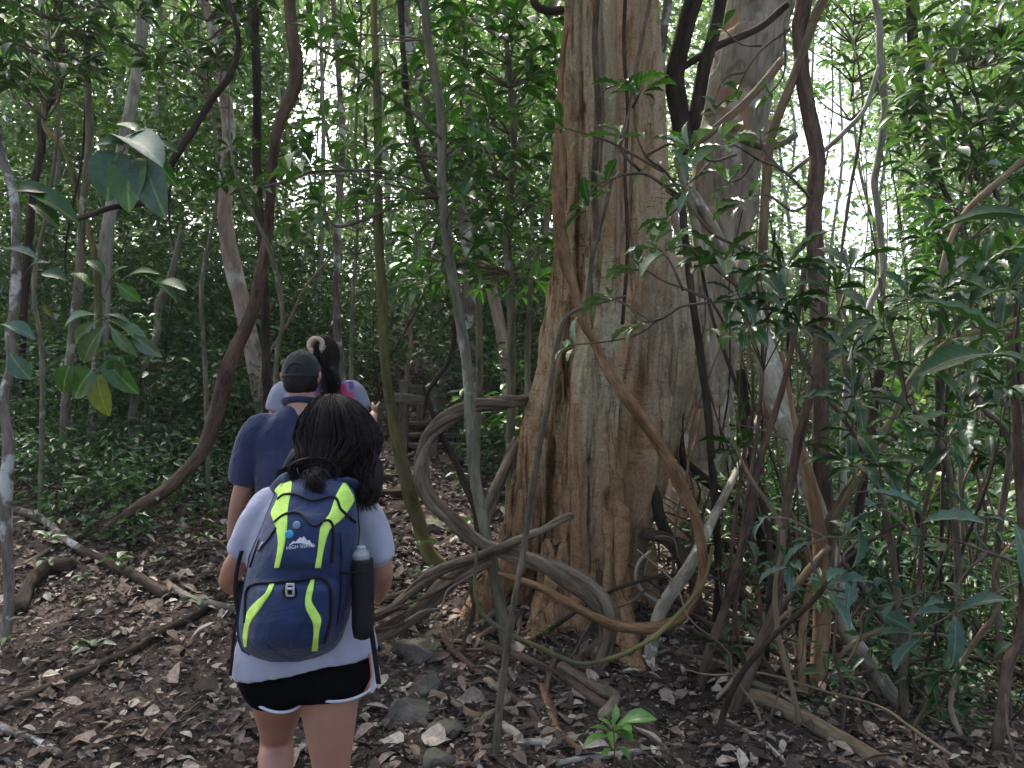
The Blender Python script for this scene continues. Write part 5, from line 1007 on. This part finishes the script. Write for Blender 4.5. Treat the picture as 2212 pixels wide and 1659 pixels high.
def st3(i):
    p=bun+rng.normal(0,.014,3)+[0,-.03,0]; e=w1(684+rng.normal(0,12),1058+rng.uniform(-14,8),D-.215); return np.array([p,(p+e)/2+rng.normal(0,.008,3)+[0,-.02,0],e])
strands(mb,220,st3,.0014)
o=mb.build('hair_strands',M['hair'],None)
me=o.data; v=np.zeros(len(me.vertices)*3); me.vertices.foreach_get('co',v); v=v.reshape(-1,3)-wloc(HB); me.vertices.foreach_set('co',v.ravel()); o.parent=HB
mb=MB(); tube(mb,[w1(822,1262,2.6),w1(824,1262,2.6)+[.0,.02,-.005]],.031,14,step=.008,rough=0); mb.build('wristband',M['red'],P1)
# ===== backpack =====
BY=[1030,1045,1060,1100,1150,1200,1250,1300,1345,1380,1404,1420,1430]
BL=[632,612,597,580,561,540,530,521,515,517,525,548,580]; BR=[735,752,765,772,776,772,768,760,750,738,720,690,650]
BT=[.05,.085,.11,.145,.165,.175,.175,.185,.19,.18,.15,.11,.07]
def PD(px,py,off=0):
    L=np.interp(py,BY,BL); R_=np.interp(py,BY,BR); u=np.clip((px-(L+R_)/2)/((R_-L)/2),-1,1)
    T_=np.interp(py,BY,BT)*(1-np.abs(u)**2.6)**.5
    pk=ss(py,1250,1278)*(1-ss(py,1395,1425))*(1-ss(np.abs(px-(630)-(py-1330)*-.12),72,100)); T_=T_+.022*pk
    T_=T_+.010*(ss(py,1100,1125)*(1-ss(py,1215,1235)))*(1-ss(np.abs(px-655),50,70))
    w_=vn(np.stack([np.asarray(px)*.03+0*np.asarray(py),np.asarray(py)*.022+0*np.asarray(px),0*np.asarray(py)+0*np.asarray(px)+3.],-1))*.004
    return D-.10-T_-w_-off
def PW(px,py,off=0): return W(px,py,float(PD(px,py,off)))
bb=W(640,1425,D-.15)
BP=thing('backpack','navy backpack with neon yellow green strips worn by the nearest hiker','backpack',bb)
mb=MB(); nr,nc=90,70; ys=np.linspace(1030,1430,nr); us=np.sin(np.linspace(-1,1,nc)*math.pi/2)
V=[]
for y in ys:
    L=np.interp(y,BY,BL); R_=np.interp(y,BY,BR)
    for u in us: V.append(PW((L+R_)/2+u*(R_-L)/2,y))
V=a_(V); B=V.copy(); B[:,1]=np.maximum(B[:,1],D-.10); i=np.arange(nr-1)[:,None]*nc; j=np.arange(nc-1)[None]
F=np.stack([i+j,i+nc+j,i+nc+j+1,i+j+1],-1).reshape(-1,4); mb.add(V,F)
B=B*1.0; B[:,1]=D-.10+.0; mb.add(B,F[:,::-1]); 
# rim
rim=[k for k in range(nc)]+[k*nc+nc-1 for k in range(1,nr)]+[(nr-1)*nc+k for k in range(nc-2,-1,-1)]+[k*nc for k in range(nr-2,0,-1)]
n0=mb.n; RV=np.vstack([V[rim],B[rim]]); m_=len(rim); mb.add(RV,[[k,(k+1)%m_,m_+(k+1)%m_,m_+k] for k in range(m_)])
mb.build('pack_body',M['packnavy'],BP)
def strip(rows,name,mat,off=.004,parent=BP,n=10):
    A=catmull(a_([[r[0],r[1],r[2]] for r in rows]),6); mb=MB(); V=[]
    for y,l,r in A:
        for t in np.linspace(0,1,n): V.append(PW(l+(r-l)*t,y,off if 0<t<1 else .0005))
    i=np.arange(len(A)-1)[:,None]*n; j=np.arange(n-1)[None]; mb.add(V,np.stack([i+j,i+n+j,i+n+j+1,i+j+1],-1).reshape(-1,4)); return mb.build(name,M[mat],parent)
strip([(1030,624,632),(1057,594,629),(1071,600,627),(1090,592,623),(1109,585,621),(1139,595,620),(1177,600,615),(1227,592,603)],'neon_strip','neon')
strip([(1043,741,748),(1062,730,759),(1079,722,766),(1107,713,750),(1121,703,739),(1138,693,719),(1150,690,710),(1190,686,699),(1227,680,693)],'neon_strip','neon')
strip([(1260,582,594),(1282,572,585),(1297,555,575),(1316,537,562),(1334,530,548),(1352,527,539),(1377,524,535),(1398,527,533)],'neon_strip','neon',.006)
strip([(1250,672,680),(1273,663,677),(1297,659,673),(1316,661,683),(1334,670,693),(1349,676,693),(1371,677,689),(1407,673,687)],'neon_strip','neon',.006)
def pipe(pts,rpx,name='zipper',mat='packblack',off=.006):
    Q=catmull(a_(pts,dtype=float),5); P=a_([PW(x,y,off) for x,y in Q]); mb=MB(); tube(mb,P,rpx*2.2/FPX,8,step=.008,rough=.03,smooth_path=False); return mb.build(name,M[mat],BP)
pipe([(600,1078),(607,1071),(618,1067),(641,1068),(671,1080),(694,1077),(715,1071),(729,1080),(735,1098),(753,1115),(768,1128)],3)
pipe([(593,1127),(612,1112),(636,1106),(653,1112),(668,1130),(683,1136),(700,1124),(715,1127),(721,1147),(721,1177),(718,1215)],3)
pipe([(528,1345),(529,1310),(533,1275),(549,1261),(595,1257),(638,1254),(675,1248),(696,1249),(712,1263),(717,1297),(714,1345),(700,1390)],3.4,off=.008)
pipe([(560,1165),(548,1200),(540,1225)],2.5); pipe([(735,1150),(738,1200),(736,1290),(728,1350)],1.6)
pipe([(596,1140),(575,1170),(556,1190)],2)
mb=MB()
def handle(): tube(mb,[PW(655,1034,.0),W(662,1018,2.3),W(700,1016,2.3),PW(712,1034,.0)],.007,8,step=.01,rough=0)
handle(); mb.build('carry_handle',M['packblack'],BP)
for s_,(a,b,c,e) in enumerate([((628,1034),(612,1040),(592,1062),(578,1085)),((742,1038),(762,1046),(785,1068),(800,1095))]):
    mb=MB(); tube(mb,[W(*a,D-.13),W(*b,D-.09),W(*c,D-.02),W(*e,D+.07)],.022,12,step=.015,ell=(1,.45),rough=.03); mb.build('shoulder_strap',M['packnavy'],BP)
def strap(pts,wpx,name,nn=BP):
    P=a_([W(*p) for p in pts]); P=catmull(P,6); mb=MB(); V=[];h=wpx/2*2.3/FPX
    for p in P:
        for dx,dy in((-h,0),(h,0),(h,.003),(-h,.003)): V.append(p+[dx,dy,0])
    n=len(P); F=[[4*i+j,4*i+(j+1)%4,4*i+4+(j+1)%4,4*i+4+j] for i in range(n-1) for j in range(4)]; F.append([4*n-4,4*n-3,4*n-2,4*n-1]); mb.add(V,F); mb.build(name,M['packblack'],nn)
strap([(783,1300,2.34),(794,1320,2.33),(806,1390,2.33),(818,1478,2.33)],11,'webbing_strap'); strap([(512,1335,2.36),(506,1365,2.36),(502,1410,2.36),(497,1460,2.36)],7,'webbing_strap')
strap([(522,1190,2.34),(512,1230,2.36),(508,1280,2.36),(515,1330,2.36)],9,'webbing_strap')
# bottle pocket, bottle
mb=MB(); c=[W(784,y,2.27) for y in (1207,1215,1290,1350,1374,1380)]; loft(mb,[(p,(r,0,0),(0,r*1.15,0)) for p,r in zip(c,(.0285,.029,.031,.031,.026,.012))],seg=28); mb.build('bottle_pocket',M['packblack'],BP)
mb=MB(); tube(mb,[PW(735,1236,.004),W(757,1238,2.245),W(785,1236,2.235)],.006,8,step=.01,ell=(1,.5),rough=0); mb.build('pocket_strap',M['packblack'],BP)
bo=W(780,1290,2.27); WB=thing('water_bottle','clear plastic water bottle in the side pocket of the navy backpack','bottle',bo)
mb=MB(); loft(mb,[(W(780,y,2.27),(r,0,0),(0,r,0)) for y,r in ((1300,.02),(1290,.024),(1230,.025),(1204,.025),(1195,.0235),(1188,.018),(1184,.010))],seg=28,ex=2); mb.build('bottle_body',M['clear'],WB)
mb=MB(); loft(mb,[(W(780,y,2.27),(r,0,0),(0,r,0)) for y,r in ((1187,.013),(1181,.013),(1179,.010))],seg=24,ex=2); mb.build('bottle_cap',M['plastic'],WB)
# buckle, badges, logo
def disc(px,py,rpx,name,mat,off,th=.004):
    c=PW(px,py,off); r=rpx*2.2/FPX; mb=MB(); loft(mb,[(c+[0,0,0],(r,0,0),(0,0,r)),(c-[0,th*.7,0],(r,0,0),(0,0,r)),(c-[0,th,0],(r*.8,0,0),(0,0,r*.8))],seg=24,ex=2); return mb.build(name,M[mat],BP)
disc(625,1154,9,'round_badge','blue',.010); disc(641,1134,8.5,'round_badge','badge',.010); disc(626,1277,16,'buckle_patch','packblack',.008,.003)
mb=MB(); c=PW(627,1274,.014)
for dx in(-.0085,.0085): tube(mb,[c+[dx,0,.014],c+[dx*1.1,-.004,0],c+[dx,0,-.016]],.0032,8,step=.004,rough=0)
tube(mb,[c+[-.010,0,.014],c+[.010,0,.014]],.004,8,step=.004,rough=0); tube(mb,[c+[-.009,0,-.016],c+[.009,0,-.016]],.003,8,step=.004,rough=0); tube(mb,[c+[-.006,-.003,.004],c+[.006,-.003,.004]],.007,8,step=.004,ell=(.5,1),rough=0); mb.build('buckle',M['plastic'],BP)
pk=[(625,1177),(634,1168),(638,1171),(648,1160),(652,1163),(656,1158),(664,1168),(668,1166),(678,1181)]
V=[];n=len(pk)
for x,y in pk: V.append(PW(x,y,.0045))
for x,y in pk: V.append(PW(x,max(y+2,1171+(x-625)*.09+abs(x-650)*.12),.0045))
mb=MB(); mb.add(V,[[i,i+n,i+n+1,i+1] for i in range(n-1)]); mb.build('mountain_emblem',M['print'],BP)
tcv=bpy.data.curves.new('t','FONT'); tcv.body='HIGH SIERRA'; tcv.size=.0135; tcv.align_x='CENTER'; tcv.extrude=.0002
to=bpy.data.objects.new('t',tcv); COL.objects.link(to); me=bpy.data.meshes.new_from_object(to.evaluated_get(bpy.context.evaluated_depsgraph_get())); bpy.data.objects.remove(to)
c=PW(650,1184,.006); me.transform(Matrix.Translation(Vector(c-wloc(BP)))@Matrix.Rotation(R(-6),4,'Y')@Matrix.Rotation(R(90),4,'X')); me.name='lettering'; mkobj('lettering',me,M['print'],BP)
mb=MB(); tube(mb,[PW(568,1172,.012),PW(563,1180,.014),PW(558,1190,.012)],.003,8,step=.004,rough=0); mb.build('zipper_pull',M['steel'],BP)
# device held in left hand
hl=J['wrL']+J['hdL']/np.linalg.norm(J['hdL'])*.07+[.02,0,-.01]
cm=thing('camera','small black device with metal rim held low in the nearest hiker left hand','device',hl)
mb=MB(); box(mb,hl+[.0,.01,-.02],(.022,.06,.10),0,.15,.004); mb.build('case',M['packblack'],cm)
mb=MB(); th=np.linspace(0,6.283,17); tube(mb,np.stack([hl[0]-.014+0*th,hl[1]+np.cos(th)*.018,hl[2]-.03+np.sin(th)*.03],-1),.0025,8,step=.005,rough=0,caps=False); mb.build('metal_ring',M['steel'],cm)
# ===== man in navy polo =====
D2=4.0
w2=lambda x,y,d=D2:W(x,y,d)
b2=w2(652,1200); b2[2]=gz(b2[0],b2[1])
P2=thing('person','man in a navy polo shirt and black cap walking second in line','person',b2)
g2=b2[2]
J=dict(head=w2(651,815),neck=w2(654,878),shL=w2(562,928),shR=w2(744,928),elL=w2(522,1062),wrL=w2(502,1160,4.12),elR=w2(785,1060),wrR=w2(795,1150,4.15),hipL=w2(614,1160),hipR=w2(692,1160),
 knL=a_([b2[0]-.12,4.12,g2+.52]),anL=a_([b2[0]-.13,4.05,g2+.10]),knR=a_([b2[0]+.10,4.0,g2+.50]),anR=a_([b2[0]+.10,3.85,g2+.10]))
figure(P2,'',J,'skin2',neck_r=.068,arm=(.052,.044,.03),leg=(.085,.06,.042),head=(.080,.098,.118))
mb=MB()
loftpx(mb,[(566,742,1210,1210,.13),(560,748,1150,1150,.125),(556,752,1050,1050,.125),(550,760,980,980,.125),(548,762,940,940,.12),(568,738,912,912,.105),(600,708,893,893,.085),(618,690,880,880,.07)],D2,0)
tube(mb,[w2(585,925),w2(558,928),w2(542,965),w2(530,1010),w2(524,1042)],[.07,.078,.075,.074,.074],20,step=.02,rough=0)
tube(mb,[w2(720,925),w2(748,928),w2(764,965),w2(778,1010),w2(784,1042)],[.07,.078,.075,.074,.074],20,step=.02,rough=0)
PS=remesh('polo_shirt',mb,.010,M['navy'],P2,4,folds(.012,(9,9,5),seed=3))
mb=MB(); th=np.linspace(0,6.283,25); cc=w2(653,874); tube(mb,np.stack([cc[0]+np.cos(th)*.088,cc[1]+np.sin(th)*.082,cc[2]+.004+.022*np.sin(-th)],-1),.017,12,step=.02,ell=(.7,1.25),rough=0,caps=False); mb.build('collar',M['navy'],P2)
mb=MB(); loftpx(mb,[(580,726,1140,1140,.125),(576,730,1180,1180,.125),(580,726,1230,1230,.11)],D2,0)
for q in 'LR': tube(mb,[J['hip'+q],J['kn'+q],J['an'+q]+[0,0,.05]],[.105,.085,.075],18,step=.03,rough=0)
remesh('trousers',mb,.012,M['pants'],P2,3,folds(.006))
# cap
mb=MB(); H=J['head']; rings=[]
for a in np.linspace(0,1.62,12): rings.append((H+[0,0,.012+math.cos(a)*.125],(math.sin(a)*.094+.001,0,0),(0,math.sin(a)*.110+.001,0)))
loft(mb,rings,seg=36,ex=2.1,cap=False); loft(mb,[(H+[0,0,.014],(.0945,0,0),(0,.111,0)),(H+[0,0,-.002],(.095,0,0),(0,.112,0)),(H+[0,0,-.004],(.09,0,0),(0,.105,0))],seg=36,ex=2.1)
CP=mb.build('cap',M['cap'],P2)
def sub(mb,name,mat,par):
    o=mb.build(name,M[mat],None); me=o.data; v=np.zeros(len(me.vertices)*3); me.vertices.foreach_get('co',v); v=v.reshape(-1,3)-wloc(par); me.vertices.foreach_set('co',v.ravel()); o.parent=par; return o
mb=MB(); V=[]
for t in np.linspace(-1,1,15):
    a=t*1.1; r0=.108; 
    for rr in (0,.035,.065): V.append(H+[math.sin(a)*(.090),.04+math.cos(a)*.07+rr*(1-t*t)*1.0,.010-rr*.25-abs(t)*.004])
mb.add(V,[[3*i+j,3*i+j+1,3*i+4+j,3*i+3+j] for i in range(14) for j in range(2)]); sub(mb,'brim',"cap",CP)
mb=MB(); ar=[(H+[math.sin(a)*.05,-.103-.012*math.cos(a)*0,.012+.055*math.cos(a)]) for a in np.linspace(-1.5,1.5,13)]
for i,p in enumerate(ar):
    q=(p-H)*a_([1/.094,1/.110,1/.125]); p[1]=H[1]-.1125*math.sqrt(max(.02,1-((p[0]-H[0])/.094)**2-((p[2]-H[2]-.012)/.13)**2))
tube(mb,a_(ar),.0045,8,step=.008,rough=0); sub(mb,'back_seam','cap',CP)
for ang in (-.62,.62,2.5,-2.5,0):
    mb=MB(); P=a_([H+[math.sin(t)*.0955*math.sin(ang),-math.sin(t)*.1115*math.cos(ang),.012+math.cos(t)*.1265] for t in np.linspace(.05,1.45,9)]); tube(mb,P,.0018,6,step=.01,rough=0,smooth_path=False); sub(mb,'panel_seam','cap',CP)
mb=MB(); ell(mb,H+[0,0,.139],(.009,.009,.005),8); sub(mb,'cap_button','cap',CP)
# short hair under cap
mb=MB(); rings=[]
for z,k in ((.01,1.03),(-.02,1.03),(-.045,.99),(-.065,.9),(-.078,.78)): rings.append((H+[0,-.012,z],(.082*k,0,0),(0,.094*k,0)))
loft(mb,rings,seg=30,ex=2.1); 
remesh('hair',mb,.007,M['hair'],P2,2,lambda v:vn(v*150)*.002)
# ===== woman in front =====
D3=4.75
w3=lambda x,y,d=D3:W(x,y,d)
b3=w3(690,1100); b3[2]=gz(b3[0],b3[1]); g3=b3[2]
P3=thing('person','woman with long ponytail, cream hair ring and tie dye shirt, farthest of the hikers','person',b3)
J=dict(head=w3(698,772),neck=w3(694,818),shL=w3(612,848),shR=w3(760,846),elL=w3(590,920),wrL=w3(584,950,4.9),elR=w3(795,928,4.75),wrR=w3(806,897,4.95),hipL=w3(655,1030),hipR=w3(722,1030),
 knL=a_([b3[0]-.10,4.85,g3+.50]),anL=a_([b3[0]-.10,4.8,g3+.10]),knR=a_([b3[0]+.09,4.78,g3+.48]),anR=a_([b3[0]+.09,4.62,g3+.09]),hdR=a_([.15,.75,.35]),pnR=a_([-1.,0,0]),ptR=True,cuR=.9)
figure(P3,'',J,'skin3',arm=(.050,.040,.027),leg=(.09,.06,.038),head=(.074,.09,.112))
mb=MB()
loftpx(mb,[(618,765,1040,1040,.125),(618,765,980,980,.12),(614,768,920,920,.12),(608,772,870,870,.115),(616,764,840,840,.10),(645,736,824,824,.08),(664,720,816,816,.065)],D3,0)
tube(mb,[w3(630,845),w3(612,848),w3(602,868),w3(597,888)],[.06,.068,.07,.07],18,step=.02,rough=0)
tube(mb,[w3(742,843),w3(760,846),w3(770,866),w3(776,884)],[.06,.068,.07,.07],18,step=.02,rough=0)
TS=remesh('t_shirt',mb,.010,M['tee'],P3,4,folds(.006,seed=9))
mb=MB(); V=[];n=9
for y in np.linspace(824,940,10):
    for x in np.linspace(660,764,n): V.append(w3(x,y,D3-.142+ .012*abs((x-712)/52)**2.5))
i=np.arange(9)[:,None]*n; j=np.arange(n-1)[None]; mb.add(V,np.stack([i+j,i+n+j,i+n+j+1,i+j+1],-1).reshape(-1,4)); mb.build('back_print',M['tie'],P3)
mb=MB(); loftpx(mb,[(632,748,1000,1000,.115),(628,752,1040,1040,.12),(632,748,1075,1075,.11)],D3,0)
for q in 'LR': tube(mb,[J['hip'+q],J['hip'+q]*.45+J['kn'+q]*.55],[.105,.095],18,step=.03,rough=0)
remesh('shorts',mb,.012,M['shorts'],P3,3)
mb=MB(); H=J['head']; ell(mb,H+[.010,-.015,.014],(.092,.10,.122)); ell(mb,H+[.02,-.03,-.04],(.078,.07,.09)); tube(mb,[H+[.05,-.03,.03],H+[.066,-.05,-.05],w3(722,820,D3-.12),w3(724,860,D3-.15)],[.04,.04,.032,.008],14,step=.02,rough=.1)
ring=w3(686,746,D3-.135)
tube(mb,[ring+[0,.02,0],ring+[.002,-.045,-.01],w3(689,775,D3-.17),w3(697,815,D3-.175),w3(706,860,D3-.175)],[.018,.020,.024,.024,.006],14,step=.02,rough=.1)
HB=remesh('hair',mb,.009,M['hair'],P3,4,lambda v:vn(v*a_([26,26,5]))*.005)
mb=MB()
def st4(i):
    p=ring+rng.normal(0,.008,3); return a_([p,p+[.004,-.05,-.012]+rng.normal(0,.006,3),w3(689+rng.normal(0,5),778,D3-.185+rng.normal(0,.015)),w3(714+rng.normal(0,12),825,D3-.17+rng.normal(0,.015)),w3(710+rng.normal(0,20),870+rng.uniform(-30,25),D3-.165)])
strands(mb,90,st4,.0028); sub(mb,'ponytail_strands','hair',HB)
mb=MB(); th=np.linspace(0,6.283,25); tube(mb,np.stack([ring[0]+np.cos(th)*.037,ring[1]-.035+0*th,ring[2]+np.sin(th)*.037],-1),.0155,12,step=.008,rough=.2,caps=False); mb.build('scrunchie',M['cream'],P3)
# ---------------- haze ----------------
def haze():
    mb=MB(); x0,x1,y0,y1,z0,z1=-45,45,-14,52,-3,32
    mb.add([[x0,y0,z0],[x1,y0,z0],[x1,y1,z0],[x0,y1,z0],[x0,y0,z1],[x1,y0,z1],[x1,y1,z1],[x0,y1,z1]],[[0,3,2,1],[4,5,6,7],[0,1,5,4],[1,2,6,5],[2,3,7,6],[3,0,4,7]])
    m,n,b=newmat('haze'); n.nodes.remove(b); v=N_(n,'ShaderNodeVolumePrincipled'); v.inputs['Density'].default_value=.001; v.inputs['Color'].default_value=(.85,.9,.95,1); v.inputs['Anisotropy'].default_value=.2
    n.links.new(v.outputs[0],n.nodes['Material Output'].inputs['Volume']); tag(mb.build('haze',m,smooth=False),kind='stuff',label='thin humid haze between the trees')
haze()
